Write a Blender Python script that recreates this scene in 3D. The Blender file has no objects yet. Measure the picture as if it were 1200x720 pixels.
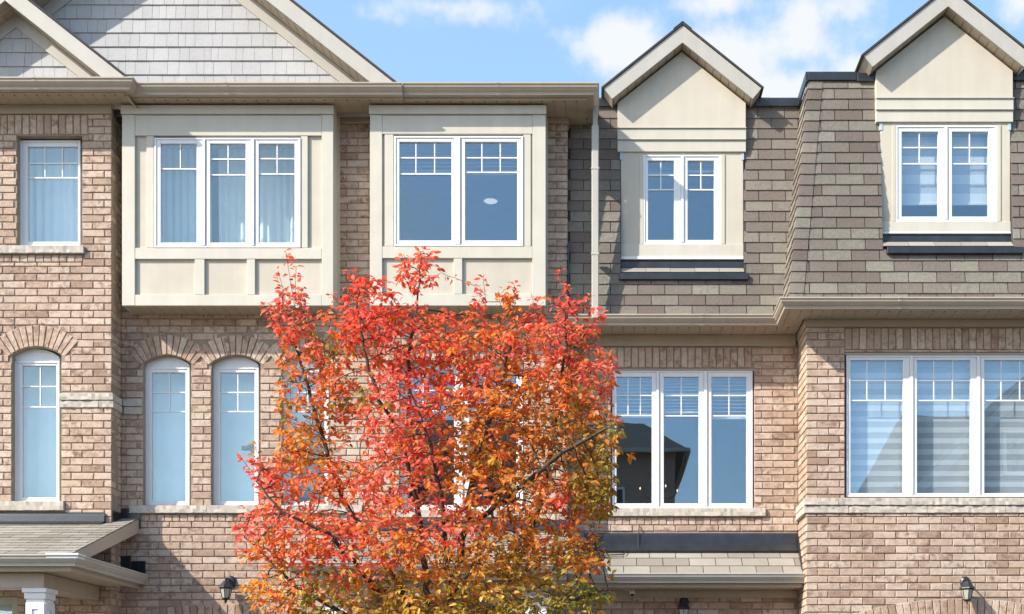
import bpy, bmesh, math, random
import numpy as np
from mathutils import Vector, Matrix
random.seed(7); rng = np.random.default_rng(11)
SC = bpy.context.scene; COL = SC.collection
R = math.radians

# ------------------------------------------------------------------ camera, sky, sun, exposure
F = 1404.0; VX, VY = 700.0, 830.0; CAMZ = 1.6          # photo measured: focal in px, vanishing point, eye level
cam = bpy.data.cameras.new('camera'); co = bpy.data.objects.new('camera', cam); COL.objects.link(co)
co.location = (0, -15, CAMZ); co.rotation_euler = (R(90), 0, 0)
cam.lens = 36*F/1200; cam.shift_x = -100/1200; cam.shift_y = 470/1200; cam.clip_end = 3000
SC.camera = co
SC.view_settings.view_transform = 'Standard'; SC.view_settings.look = 'None'
SC.view_settings.gamma = 1; SC.view_settings.use_curve_mapping = False
SC.view_settings.exposure = 1.14
LD = Vector((1.7, 1.0, -1.5)).normalized()             # direction sunlight travels
TS = -LD
SUN_EL = math.asin(TS.z); SUN_ROT = math.atan2(TS.x, TS.y)
sl = bpy.data.lights.new('sun', 'SUN'); sl.energy = 3.55; sl.angle = R(0.7); sl.color = (1.0, 0.94, 0.845)
so = bpy.data.objects.new('sun', sl); COL.objects.link(so); so.location = (-20, -12, 25)
so.rotation_euler = LD.to_track_quat('-Z', 'Y').to_euler()

world = bpy.data.worlds.new('World'); SC.world = world; world.use_nodes = True
def build_world():
    nt = world.node_tree; N = nt.nodes; L = nt.links; N.clear()
    out = N.new('ShaderNodeOutputWorld'); bg = N.new('ShaderNodeBackground'); bg.inputs[1].default_value = 0.15
    L.new(bg.outputs[0], out.inputs[0])
    sky = N.new('ShaderNodeTexSky'); sky.sky_type = 'NISHITA'; sky.sun_disc = False
    sky.sun_elevation = SUN_EL; sky.sun_rotation = SUN_ROT
    sky.air_density = 1.0; sky.dust_density = 1.2; sky.ozone_density = 1.6
    tc = N.new('ShaderNodeTexCoord')
    sep = N.new('ShaderNodeSeparateXYZ'); L.new(tc.outputs['Generated'], sep.inputs[0])
    def math_(op, a, b=None, c=None, clamp=False):
        m = N.new('ShaderNodeMath'); m.operation = op; m.use_clamp = clamp
        for i, v in enumerate((a, b, c)):
            if v is None: continue
            if isinstance(v, (int, float)): m.inputs[i].default_value = v
            else: L.new(v, m.inputs[i])
        return m.outputs[0]
    # cloud layer on a high horizontal sheet
    ay = math_('ADD', math_('MAXIMUM', sep.outputs[2], 0.0), 0.12)
    u = math_('DIVIDE', sep.outputs[0], ay); v = math_('DIVIDE', sep.outputs[1], ay)
    cb = N.new('ShaderNodeCombineXYZ'); L.new(u, cb.inputs[0]); L.new(v, cb.inputs[1])
    n1 = N.new('ShaderNodeTexNoise'); n1.inputs['Scale'].default_value = 1.1; n1.inputs['Detail'].default_value = 9; n1.inputs['Roughness'].default_value = 0.58
    mp = N.new('ShaderNodeMapping'); mp.inputs['Location'].default_value = (3.3, 1.7, 0.4)
    L.new(cb.outputs[0], mp.inputs[0]); L.new(mp.outputs[0], n1.inputs['Vector'])
    field = math_('MULTIPLY', math_('SUBTRACT', n1.outputs[0], 0.52), 1.3)
    # cumulus puffs as seen above the roofs: direction-space ellipsoids, ragged by noise
    n2 = N.new('ShaderNodeTexNoise'); n2.inputs['Scale'].default_value = 20; n2.inputs['Detail'].default_value = 7; n2.inputs['Roughness'].default_value = 0.55
    L.new(tc.outputs['Generated'], n2.inputs['Vector'])
    rag = math_('MULTIPLY', math_('SUBTRACT', n2.outputs[0], 0.5), 2.3)
    puffs = [(728, 54, 50, 34, 1.0), (862, 72, 66, 44, .85), (975, 8, 52, 24, .62), (850, 4, 60, 14, .45), (905, 104, 95, 26, .85), (950, 52, 60, 30, .5),
             (515, 8, 60, 14, .42), (1196, 4, 24, 20, .55), (1000, 80, 34, 16, .6)]
    total = None
    for (px, py, rx, ry, amp) in puffs:
        d0 = Vector(((px-VX)/F, 1, (VY-py)/F)).normalized()
        sub = N.new('ShaderNodeVectorMath'); sub.operation = 'SUBTRACT'; L.new(tc.outputs['Generated'], sub.inputs[0]); sub.inputs[1].default_value = d0
        sc = N.new('ShaderNodeVectorMath'); sc.operation = 'MULTIPLY'; L.new(sub.outputs[0], sc.inputs[0])
        k = 1/1.17; sc.inputs[1].default_value = (F/rx/k*.83, F/ry*.6, F/ry/k*.95)
        ln = N.new('ShaderNodeVectorMath'); ln.operation = 'LENGTH'; L.new(sc.outputs[0], ln.inputs[0])
        e = math_('MULTIPLY', math_('SUBTRACT', 1.12, ln.outputs['Value']), amp)
        total = e if total is None else math_('SMOOTH_MAX', total, e, 0.25)
    near = math_('ADD', math_('MAXIMUM', total, -0.9), rag)
    d1 = math_('MAXIMUM', math_('MULTIPLY', near, 1.4), math_('SUBTRACT', math_('MULTIPLY', field, 2.2), 0.36))
    mr = N.new('ShaderNodeMapRange'); mr.interpolation_type = 'SMOOTHSTEP'; L.new(d1, mr.inputs[0])
    mr.inputs[1].default_value = -0.25; mr.inputs[2].default_value = 0.75; mr.inputs[3].default_value = 0; mr.inputs[4].default_value = 0.95
    # cloud white, keyed to the physically bright sky
    mix = N.new('ShaderNodeMix'); mix.data_type = 'RGBA'; L.new(mr.outputs[0], mix.inputs[0])
    hz = N.new('ShaderNodeMix'); hz.data_type = 'RGBA'; hz.inputs[0].default_value = 0.24
    L.new(sky.outputs[0], hz.inputs[6]); hz.inputs[7].default_value = (1.6, 2.9, 4.1, 1)
    L.new(hz.outputs[2], mix.inputs[6]); mix.inputs[7].default_value = (2.85, 2.93, 3.03, 1)
    L.new(mix.outputs[2], bg.inputs[0])
build_world()
SC.cycles.max_bounces = 7; SC.cycles.transparent_max_bounces = 12; SC.cycles.sample_clamp_indirect = 6

# ------------------------------------------------------------------ helpers
def X(px, D): return (px-VX)*D/F
def Z(py, D): return CAMZ+(VY-py)*D/F
def PX(x, y): return VX+x*F/(15+y)
def PY(z, y): return VY-(z-CAMZ)*F/(15+y)

class MB:
    def __init__(s): s.v = []; s.f = []
    def add(s, vs, fs):
        o = len(s.v); s.v += [tuple(p) for p in vs]; s.f += [tuple(i+o for i in f) for f in fs]; return s
    def box(s, x0, x1, y0, y1, z0, z1):
        return s.add([(x0,y0,z0),(x1,y0,z0),(x1,y1,z0),(x0,y1,z0),(x0,y0,z1),(x1,y0,z1),(x1,y1,z1),(x0,y1,z1)],
                     [(0,3,2,1),(4,5,6,7),(0,1,5,4),(1,2,6,5),(2,3,7,6),(3,0,4,7)])
    def prism(s, pts, a0, a1, axis):
        """pts polygon: axis 'y' -> (x,z) extruded in y; 'x' -> (y,z) extruded in x; 'z' -> (x,y)"""
        n = len(pts)
        f3 = {'y': lambda p, a: (p[0], a, p[1]), 'x': lambda p, a: (a, p[0], p[1]), 'z': lambda p, a: (p[0], p[1], a)}[axis]
        vs = [f3(p, a0) for p in pts]+[f3(p, a1) for p in pts]
        fs = [tuple(range(n)), tuple(range(2*n-1, n-1, -1))]+[(i, (i+1) % n+0, (i+1) % n+n, i+n) for i in range(n)]
        return s.add(vs, fs)
    def tube(s, path, rad, n=6):
        path = [Vector(p) for p in path]; m = len(path)
        if not isinstance(rad, (list, tuple)): rad = [rad]*m
        vs = []; fs = []; t0 = (path[1]-path[0]).normalized()
        ref = Vector((0,0,1)) if abs(t0.z) < .9 else Vector((1,0,0))
        uu = t0.cross(ref).normalized()
        for i in range(m):
            t = (path[min(i+1, m-1)]-path[max(i-1, 0)]).normalized()
            uu = (uu-t*uu.dot(t)).normalized(); ww = t.cross(uu)
            for k in range(n):
                a = 2*math.pi*k/n; vs.append(path[i]+(uu*math.cos(a)+ww*math.sin(a))*rad[i])
        for i in range(m-1):
            for k in range(n): fs.append((i*n+k, i*n+(k+1) % n, (i+1)*n+(k+1) % n, (i+1)*n+k))
        fs.append(tuple(range(n-1, -1, -1))); fs.append(tuple((m-1)*n+k for k in range(n)))
        return s.add(vs, fs)
    def lathe(s, prof, c, n=12, rot=0):
        vs = []; fs = []; m = len(prof)
        for (r, z) in prof:
            for k in range(n):
                a = 2*math.pi*k/n+rot; vs.append((c[0]+r*math.cos(a), c[1]+r*math.sin(a), c[2]+z))
        for i in range(m-1):
            for k in range(n): fs.append((i*n+k, i*n+(k+1) % n, (i+1)*n+(k+1) % n, (i+1)*n+k))
        fs.append(tuple(range(n-1, -1, -1))); fs.append(tuple((m-1)*n+k for k in range(n)))
        return s.add(vs, fs)
    def mesh(s, name, mat, bevel=0, smooth=False):
        me = bpy.data.meshes.new(name); bm = bmesh.new()
        vv = [bm.verts.new(p) for p in s.v]
        for f in s.f:
            try: bm.faces.new([vv[i] for i in f])
            except ValueError: pass
        bmesh.ops.recalc_face_normals(bm, faces=bm.faces[:])
        if bevel:
            ed = [e for e in bm.edges if len(e.link_faces) == 2 and e.calc_face_angle(0) > .5]
            bmesh.ops.bevel(bm, geom=ed, offset=bevel, segments=1, affect='EDGES', clamp_overlap=True)
        if smooth:
            for f in bm.faces: f.smooth = True
        bm.to_mesh(me); bm.free()
        if mat: me.materials.append(mat)
        return me
    def build(s, name, mat, parent=None, bevel=0, smooth=False, kind=None):
        return link(name, s.mesh(name, mat, bevel, smooth), parent, kind)

def link(name, me, parent=None, kind=None, loc=None, rot=None, scale=None):
    o = bpy.data.objects.new(name, me); COL.objects.link(o)
    if parent is not None:
        o.parent = parent
        if parent.type == 'EMPTY' and loc is None: o.location = -parent.location
    if loc is not None: o.location = loc
    if rot is not None: o.rotation_euler = rot
    if scale is not None: o.scale = scale
    if kind: o['kind'] = kind
    return o
def thing(name, label, cat, loc, group=None):
    o = bpy.data.objects.new(name, None); COL.objects.link(o); o.location = loc; o.empty_display_size = .2
    o['label'] = label; o['category'] = cat
    if group: o['group'] = group
    return o
def box(name, mat, parent, x0, x1, y0, y1, z0, z1, bevel=.003, kind=None):
    return MB().box(x0, x1, y0, y1, z0, z1).build(name, mat, parent, bevel, kind=kind)

# ------------------------------------------------------------------ materials
def new_mat(name):
    m = bpy.data.materials.new(name); m.use_nodes = True; nt = m.node_tree
    return m, nt, nt.nodes, nt.links, nt.nodes['Principled BSDF']
def noise(N, L, scale, detail=4, rough=.55, vec=None):
    n = N.new('ShaderNodeTexNoise'); n.inputs['Scale'].default_value = scale; n.inputs['Detail'].default_value = detail; n.inputs['Roughness'].default_value = rough
    if vec is None:
        g = N.new('ShaderNodeNewGeometry'); vec = g.outputs['Position']
    L.new(vec, n.inputs['Vector']); return n.outputs[0]
def ramp(N, L, src, stops):
    r = N.new('ShaderNodeValToRGB'); e = r.color_ramp.elements
    while len(e) < len(stops): e.new(.5)
    for i, (p, c) in enumerate(stops): e[i].position = p; e[i].color = (*c, 1)
    L.new(src, r.inputs[0]); return r.outputs[0]
def mixc(N, L, fac, a, b, mode='MIX'):
    m = N.new('ShaderNodeMix'); m.data_type = 'RGBA'; m.blend_type = mode
    for i, v in ((0, fac), (6, a), (7, b)):
        if isinstance(v, (int, float)): m.inputs[i].default_value = v
        elif isinstance(v, tuple): m.inputs[i].default_value = (*v, 1)
        else: L.new(v, m.inputs[i])
    return m.outputs[2]
def bump(N, L, P, h, strength, dist):
    b = N.new('ShaderNodeBump'); b.inputs['Strength'].default_value = strength; b.inputs['Distance'].default_value = dist
    L.new(h, b.inputs['Height']); L.new(b.outputs[0], P.inputs['Normal'])
def simple(name, col, rough=.6, var=.12, nscale=6, bstr=0, bscale=120, bdist=.002, metal=0, spec=.35):
    m, nt, N, L, P = new_mat(name)
    n1 = noise(N, L, nscale, 5, .6); n2 = noise(N, L, nscale*9, 4, .6)
    lo = tuple(c*(1-var) for c in col); hi = tuple(min(1, c*(1+var)) for c in col)
    c1 = ramp(N, L, n1, [(.3, lo), (.7, hi)])
    c2 = mixc(N, L, n2, tuple(1-var*.6 for _ in col), (1, 1, 1))
    c3 = mixc(N, L, 1.0, c1, c2, 'MULTIPLY')
    g = N.new('ShaderNodeNewGeometry'); wz = N.new('ShaderNodeMapping'); wz.inputs['Scale'].default_value = (9, 9, .8); L.new(g.outputs['Position'], wz.inputs[0])
    st = ramp(N, L, noise(N, L, 1.0, 5, .6, wz.outputs[0]), [(.30, tuple(1-min(.16, var*1.3) for _ in col)), (.60, (1,1,1))])
    L.new(mixc(N, L, 1.0, c3, st, 'MULTIPLY'), P.inputs['Base Color'])
    P.inputs['Roughness'].default_value = rough; P.inputs['Metallic'].default_value = metal; P.inputs['Specular IOR Level'].default_value = spec
    if bstr: bump(N, L, P, noise(N, L, bscale, 5, .6), bstr, bdist)
    return m
def piece_mat(name, stops, joined, blotch, blotch_col, nscale, bscale, bstr, bdist, rough=.85, spots=True):
    """per-piece tone: object random for single pieces, island random for joined ones"""
    m, nt, N, L, P = new_mat(name)
    if joined: rnd = N.new('ShaderNodeNewGeometry').outputs['Random Per Island']
    else: rnd = N.new('ShaderNodeObjectInfo').outputs['Random']
    base = ramp(N, L, rnd, stops)
    # the piece's own random shifts the noise so that each wears its own pattern
    g = N.new('ShaderNodeNewGeometry'); cb = N.new('ShaderNodeCombineXYZ')
    mm = N.new('ShaderNodeMath'); mm.operation = 'MULTIPLY'; mm.inputs[1].default_value = 61; L.new(rnd, mm.inputs[0]); L.new(mm.outputs[0], cb.inputs[1])
    va = N.new('ShaderNodeVectorMath'); va.operation = 'ADD'; L.new(g.outputs['Position'], va.inputs[0]); L.new(cb.outputs[0], va.inputs[1])
    n1 = noise(N, L, nscale, 6, .65, va.outputs[0]); n2 = noise(N, L, bscale, 4, .6, va.outputs[0])
    fac = ramp(N, L, n1, [(.46, (0,0,0)), (.66, (blotch,)*3)])
    # only some pieces are strongly marked
    wn = N.new('ShaderNodeTexWhiteNoise'); wn.noise_dimensions = '1D'; L.new(mm.outputs[0], wn.inputs['W'])
    fs = ramp(N, L, wn.outputs['Value'], [(.30, (.35,)*3), (.80, (1,1,1))])
    fac2 = mixc(N, L, 1.0, fac, fs, 'MULTIPLY')
    c = mixc(N, L, fac2, base, blotch_col)
    c = mixc(N, L, 1.0, c, ramp(N, L, n2, [(.25, (.74,.73,.72)), (.75, (1.16,1.16,1.16))]), 'MULTIPLY')
    wz = N.new('ShaderNodeMapping'); wz.inputs['Scale'].default_value = (1.0, 1.0, .35); L.new(g.outputs['Position'], wz.inputs[0])
    c = mixc(N, L, 1.0, c, ramp(N, L, noise(N, L, .9, 5, .62, wz.outputs[0]), [(.3, (.86,.85,.85)), (.65, (1.05,1.05,1.04))]), 'MULTIPLY')
    L.new(c, P.inputs['Base Color']); P.inputs['Roughness'].default_value = rough; P.inputs['Specular IOR Level'].default_value = .2
    ad = N.new('ShaderNodeMath'); ad.operation = 'ADD'; L.new(n1, ad.inputs[0]); L.new(n2, ad.inputs[1])
    bump(N, L, P, ad.outputs[0], bstr, bdist)
    return m
BR = [(0.0, (.375,.258,.187)), (.08, (.44,.312,.232)), (.16, (.495,.362,.273)), (.45, (.54,.404,.308)), (.75, (.575,.442,.345)), (1.0, (.625,.497,.40))]
M = {}
for j in (0, 1):
    M['brick%d' % j] = piece_mat('brick%d' % j, BR, j, .95, (.235,.138,.095), 13, 75, .75, .008)
    M['shingle%d' % j] = piece_mat('shingle%d' % j, [(0, (.155,.125,.108)), (.2, (.195,.167,.142)), (.4, (.25,.228,.19)), (.6, (.18,.15,.132)), (.8, (.23,.212,.176)), (1, (.275,.255,.213))], j, .6, (.15,.13,.115), 24, 85, 1.0, .007, .95)
    M['shake%d' % j] = piece_mat('shake%d' % j, [(0, (.44,.43,.425)), (1, (.485,.475,.468))], j, .2, (.34,.325,.305), 16, 130, .25, .002, .6)
    M['porchshingle%d' % j] = piece_mat('porchshingle%d' % j, [(0, (.24,.215,.18)), (.5, (.30,.275,.23)), (1, (.34,.315,.27))], j, .3, (.2,.17,.14), 5, 240, .6, .004, .95)
M['mortar'] = simple('mortar', (.33,.265,.205), .95, .14, 9, .5, 160, .003, spec=.1)
M['stone'] = simple('stone', (.50,.445,.375), .9, .07, 8, .5, 60, .007, spec=.15)
M['cream'] = simple('cream_trim', (.555,.517,.432), .55, .05, 3, .12, 200, .001)
M['panel'] = simple('cream_panel', (.525,.472,.385), .7, .06, 3, .3, 260, .0015)
M['stucco'] = simple('stucco', (.545,.498,.41), .85, .05, 2.2, .6, 300, .002, spec=.15)
M['vinyl'] = simple('white_vinyl', (.74,.74,.74), .35, .03, 4)
M['taupe'] = simple('taupe_metal', (.43,.36,.28), .42, .05, 3, 0)
M['soffit'] = simple('soffit_metal', (.45,.37,.275), .5, .06, 4)
M['gap'] = simple('soffit_backing', (.05,.045,.04), .9)
M['rake'] = simple('rake_metal', (.455,.425,.375), .45, .05, 3)
M['black'] = simple('black_flashing', (.024,.026,.031), .32, .3, 8, .25, 30, .004, spec=.6)
M['lantern'] = simple('lantern_metal', (.02,.021,.026), .4, .3, 30, spec=.5)
M['curtain'] = simple('curtain_cloth', (.82,.86,.85), .9, .04, 6)
M['sheer'] = simple('roller_shade_cloth', (.80,.87,.88), .9, .03, 6)
M['band'] = simple('shade_band', (.50,.53,.56), .9, .04, 6)
M['bandlight'] = simple('shade_band_light', (.74,.76,.77), .9, .04, 6)
M['room'] = simple('room_paint', (.55,.54,.52), .9, .04)
M['column'] = simple('column_paint', (.80,.79,.80), .45, .03, 4)
M['bark'] = simple('bark', (.075,.058,.045), .9, .3, 25, .7, 90, .006)
M['asphalt'] = simple('asphalt', (.055,.055,.057), .95, .2, 3, .6, 160, .004)
M['concrete'] = simple('concrete', (.42,.41,.38), .9, .12, 2, .4, 90, .003)
M['grass'] = simple('lawn', (.105,.092,.06), .95, .35, 4, .8, 60, .02)
M['roofdark'] = simple('roof_dark', (.06,.058,.058), .95, .2, 8, .6, 200, .004)
def far_brick(name, a, b, mo):
    m, nt, N, L, P = new_mat(name); g = N.new('ShaderNodeNewGeometry'); sp = N.new('ShaderNodeSeparateXYZ'); cb = N.new('ShaderNodeCombineXYZ')
    L.new(g.outputs['Position'], sp.inputs[0]); ad = N.new('ShaderNodeMath'); ad.operation = 'ADD'; L.new(sp.outputs[0], ad.inputs[0]); L.new(sp.outputs[1], ad.inputs[1])
    L.new(ad.outputs[0], cb.inputs[0]); L.new(sp.outputs[2], cb.inputs[1])
    t = N.new('ShaderNodeTexBrick'); L.new(cb.outputs[0], t.inputs['Vector']); t.inputs['Scale'].default_value = 1
    t.inputs['Color1'].default_value = (*a, 1); t.inputs['Color2'].default_value = (*b, 1); t.inputs['Mortar'].default_value = (*mo, 1)
    t.inputs['Brick Width'].default_value = .27; t.inputs['Row Height'].default_value = .0885; t.inputs['Mortar Size'].default_value = .008
    L.new(t.outputs['Color'], P.inputs['Base Color']); P.inputs['Roughness'].default_value = .9; return m
M['darkbrick'] = far_brick('dark_brick', (.42,.25,.185), (.30,.175,.13), (.42,.34,.29)); M['redbrick'] = far_brick('red_brick', (.40,.19,.13), (.31,.14,.10), (.4,.3,.25))
M['door'] = simple('door_paint', (.52,.48,.40), .5, .04)
M['cable'] = simple('cable_rubber', (.04,.04,.04), .6)
M['camwhite'] = simple('camera_plastic', (.8,.8,.8), .35, .02)
M['camlens'] = simple('camera_lens', (.01,.01,.012), .1, .1)
M['tape'] = simple('membrane_tape', (.42,.52,.58), .5, .08)
def glass_mat(name, tint, refl, gcol=(.72,.90,1)):
    m, nt, N, L, P = new_mat(name); N.remove(P); out = N['Material Output']
    tr = N.new('ShaderNodeBsdfTransparent'); tr.inputs[0].default_value = (*tint, 1)
    gl = N.new('ShaderNodeBsdfGlossy'); gl.inputs['Roughness'].default_value = 0.0; gl.inputs[0].default_value = (*gcol, 1)
    fr = N.new('ShaderNodeLayerWeight'); fr.inputs[0].default_value = .5
    pw = N.new('ShaderNodeMath'); pw.operation = 'POWER'; pw.inputs[1].default_value = 5; L.new(fr.outputs['Facing'], pw.inputs[0])
    a = N.new('ShaderNodeMath'); a.operation = 'MULTIPLY_ADD'; a.inputs[1].default_value = 1-refl; a.inputs[2].default_value = refl; a.use_clamp = True; L.new(pw.outputs[0], a.inputs[0])
    b = N.new('ShaderNodeBump'); b.inputs['Strength'].default_value = .06; b.inputs['Distance'].default_value = .01
    L.new(noise(N, L, 1.6, 1, .4), b.inputs['Height']); L.new(b.outputs[0], gl.inputs['Normal'])
    mx = N.new('ShaderNodeMixShader'); L.new(a.outputs[0], mx.inputs[0]); L.new(tr.outputs[0], mx.inputs[1]); L.new(gl.outputs[0], mx.inputs[2])
    L.new(mx.outputs[0], out.inputs[0]); return m
M['glass'] = glass_mat('window_glass', (.93,.955,.965), .15); M['clearglass'] = glass_mat('clear_window_glass', (.955,.985,.985), .12, (.82,.97,1))
M['lampglass'] = simple('frosted_lantern_glass', (.40,.385,.32), .25, .04)
def emit_mat(name, col, s):
    m, nt, N, L, P = new_mat(name); P.inputs['Base Color'].default_value = (.9,.9,.85,1)
    P.inputs['Emission Color'].default_value = (*col, 1); P.inputs['Emission Strength'].default_value = s; return m
M['lamp_on'] = emit_mat('lit_lamp', (1,.95,.88), .3)
M['bulb_on'] = emit_mat('lit_bulb', (1,.62,.25), 2.5)
def leaf_mat(name, single):
    m, nt, N, L, P = new_mat(name); out = N['Material Output']
    if single: col = N.new('ShaderNodeObjectInfo').outputs['Color']
    else:
        a = N.new('ShaderNodeAttribute'); a.attribute_name = 'tone'; col = a.outputs['Color']
    n1 = noise(N, L, 55, 3, .6); c = mixc(N, L, 1.0, col, ramp(N, L, n1, [(.3, (.75,.72,.70)), (.7, (1.15,1.15,1.1))]), 'MULTIPLY')
    L.new(c, P.inputs['Base Color']); P.inputs['Roughness'].default_value = .42; P.inputs['Specular IOR Level'].default_value = .35
    t = N.new('ShaderNodeBsdfTranslucent'); L.new(mixc(N, L, 1.0, c, (1.25,1.1,.7), 'MULTIPLY'), t.inputs[0])
    mx = N.new('ShaderNodeMixShader'); mx.inputs[0].default_value = .5; L.new(P.outputs[0], mx.inputs[1]); L.new(t.outputs[0], mx.inputs[2]); L.new(mx.outputs[0], out.inputs[0])
    return m
M['leaf'] = leaf_mat('leaf_single', True); M['foliage'] = leaf_mat('leaf_mass', False)

# ------------------------------------------------------------------ the houses (empties)
H1 = thing('townhouse', 'left brick townhouse with shake siding gables and a bay with three window lights', 'townhouse', (-5.0, -.3, 0), 'row of brick townhouses')
H2 = thing('townhouse', 'middle brick townhouse with a two-light cream bay, half hidden by the red tree', 'townhouse', (-1.7, -.3, 0), 'row of brick townhouses')
H3 = thing('townhouse', 'right brick townhouse with a shingled mansard roof and two gabled dormers', 'townhouse', (2.6, 0, 0), 'row of brick townhouses')
DA, DB, DC, DD = 14.4, 14.7, 15.0, 14.4
YA, YB, YC, YD = -.6, -.3, 0.0, -.6
XA1 = X(130.5, DA); XB1 = X(665, DB); XD0 = X(945, DD); XR = X(1290, DD); XL = X(-75, DA)
XPARTY = X(415, DB)

# ------------------------------------------------------------------ sheet with openings (mortar backing, roof decks)
def sheet(openings, u0, u1, v0, v1, fmap, thick, mat, name, parent, quad=None):
    """openings: (u0,u1,v0,vtop) or (u0,u1,v0,vspring,vapex) ; fmap(u,v,d)->xyz (d depth behind the face)"""
    us = {u0, u1}
    for o in openings:
        n = 14 if len(o) == 5 else 1
        for i in range(n+1): us.add(o[0]+(o[1]-o[0])*i/n)
    us = sorted(u for u in us if u0-1e-6 <= u <= u1+1e-6); mb = MB()
    def top(o, u):
        if len(o) == 4: return o[3]
        c = (o[0]+o[1])/2; h = (o[1]-o[0])/2; s = o[4]-o[3]; rr = (h*h+s*s)/(2*s)
        return o[4]-rr+math.sqrt(max(rr*rr-(u-c)**2, 0))
    for a, b in zip(us[:-1], us[1:]):
        if b-a < 1e-6: continue
        m = (a+b)/2; ops = sorted([o for o in openings if o[0] < m < o[1]], key=lambda o: o[2])
        lo = (v0, v0)
        for o in ops+[None]:
            hi = (v1, v1) if o is None else (max(o[2], v0),)*2
            if hi[0]-lo[0] > 1e-4 or hi[1]-lo[1] > 1e-4:
                q = [(a, lo[0]), (b, lo[1]), (b, hi[1]), (a, hi[0])]
                vs = [fmap(u, v, 0) for u, v in q]+[fmap(u, v, thick) for u, v in q]
                mb.add(vs, [(0,1,2,3), (7,6,5,4), (0,4,5,1), (1,5,6,2), (2,6,7,3), (3,7,4,0)])
            if o is not None: lo = (top(o, a), top(o, b))
    return mb.build(name, mat, parent)

# ------------------------------------------------------------------ bricks
BL, BH, CO, BP = .259, .0765, .0885, .2705
def brick_mesh(seed, w=BL, h=BH, wtop=None):
    r = random.Random(seed); b = .005; d = .055; wt = wtop or w
    def ring(ins, y, jit):
        q = []
        for sx, sz in ((-1,-1),(1,-1),(1,1),(-1,1)):
            hw = (w if sz < 0 else wt)/2-ins
            q.append((sx*hw+r.uniform(-jit, jit), y+r.uniform(-jit, jit)*.5, sz*(h/2-ins)+r.uniform(-jit, jit)*.8))
        return q
    mid = [((w-2*b)/2*s, -.0005-r.uniform(0, .0025), 0) for s in ()]
    v = ring(b, 0, .0035)+ring(0, .006, .0024)+ring(0, d, 0)
    f = [(0,1,2,3)]+[(i, i+4, (i+1) % 4+4, (i+1) % 4) for i in range(4)]+[(i+4, i+8, (i+1) % 4+8, (i+1) % 4+4) for i in range(4)]
    return v, f
BV = [brick_mesh(i) for i in range(8)]
def mesh_from(v, f, mat, name):
    mb = MB(); mb.add(v, f); return mb.mesh(name, mat)
BM = [mesh_from(v, f, M['brick0'], 'brick') for v, f in BV]
class Bricks:
    """collects pieces (variant, matrix); picks the 300 that show largest as objects, joins the rest"""
    def __init__(s, part): s.part = part; s.items = []
    def put(s, x, y, z, w, h, rz=0, ry=0, shape=None, name='brick'):
        i = random.randrange(8)
        jit = random.uniform(-.0025, .0025)
        mat = Matrix.Translation((x, y, z)) @ Matrix.Rotation(rz, 4, 'Z') @ Matrix.Translation((0, jit, 0)) @ Matrix.Rotation(ry+random.uniform(-.006, .006), 4, 'Y')
        if shape is None: mat = mat @ Matrix.Diagonal((w/BL, 1, h/BH, 1))
        s.items.append((i, mat, x, y, z, w*h, rz, shape, name))
TREE_OUT = [(330,335),(405,335),(490,290),(540,345),(650,350),(700,400),(728,470),(720,560),(690,620),(715,700),(640,720),(320,720),(275,650),(290,560),(330,470),(305,370)]
def in_poly(x, y, P):
    c = False; j = len(P)-1
    for i in range(len(P)):
        if (P[i][1] > y) != (P[j][1] > y) and x < (P[j][0]-P[i][0])*(y-P[i][1])/(P[j][1]-P[i][1])+P[i][0]: c = not c
        j = i
    return c
HIDE = [(143, 398, 120, 362), (433, 641, 120, 360), (-50, 160, 618, 690), (0, 80, 655, 690)]
def show_score(x, y, z, area, side):
    px, py = PX(x, y), PY(z, y)
    if px < -6 or px > 1206 or py < -6 or py > 724: return -1
    if y > -.55:
        for a, b, c, d in HIDE:
            if a < px < b and c < py < d: return 0
    s = area*(.25 if side else 1)
    if in_poly(px, py, TREE_OUT): s *= .15
    return s
def finish_bricks(groups, limit=292):
    allit = []
    for g in groups:
        for it in g.items: allit.append((show_score(it[2], it[3], it[4], it[5], abs(it[6]) > .1), random.random(), g, it))
    allit.sort(key=lambda t: (-t[0], t[1]))
    rest = {}
    for n, (sc, _, g, it) in enumerate(allit):
        if n < limit and sc > 0:
            me = it[7][1] if it[7] else BM[it[0]]
            o = link(it[8], me, g.part); o.matrix_local = it[1]
        else: rest.setdefault(g, []).append(it)
    for g, its in rest.items():
        mb = MB()
        for it in its:
            v, f = it[7][0] if it[7] else BV[it[0]]
            mb.add([it[1] @ Vector(p) for p in v], f)
        me = bpy.data.meshes.new('brickwork'); me.from_pydata(mb.v, [], mb.f); me.materials.append(M['brick1']); me.update()
        link('brickwork', me, g.part, 'stuff')
def sub_rect(rects, h):
    out = []
    for (a, b, c, d) in rects:
        if h[1] <= a or h[0] >= b or h[3] <= c or h[2] >= d: out.append((a, b, c, d)); continue
        if h[0] > a: out.append((a, h[0], c, d))
        if h[1] < b: out.append((h[1], b, c, d))
        a2, b2 = max(a, h[0]), min(b, h[1])
        if h[2] > c: out.append((a2, b2, c, h[2]))
        if h[3] < d: out.append((a2, b2, h[3], d))
    return out
ZR = .013
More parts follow.
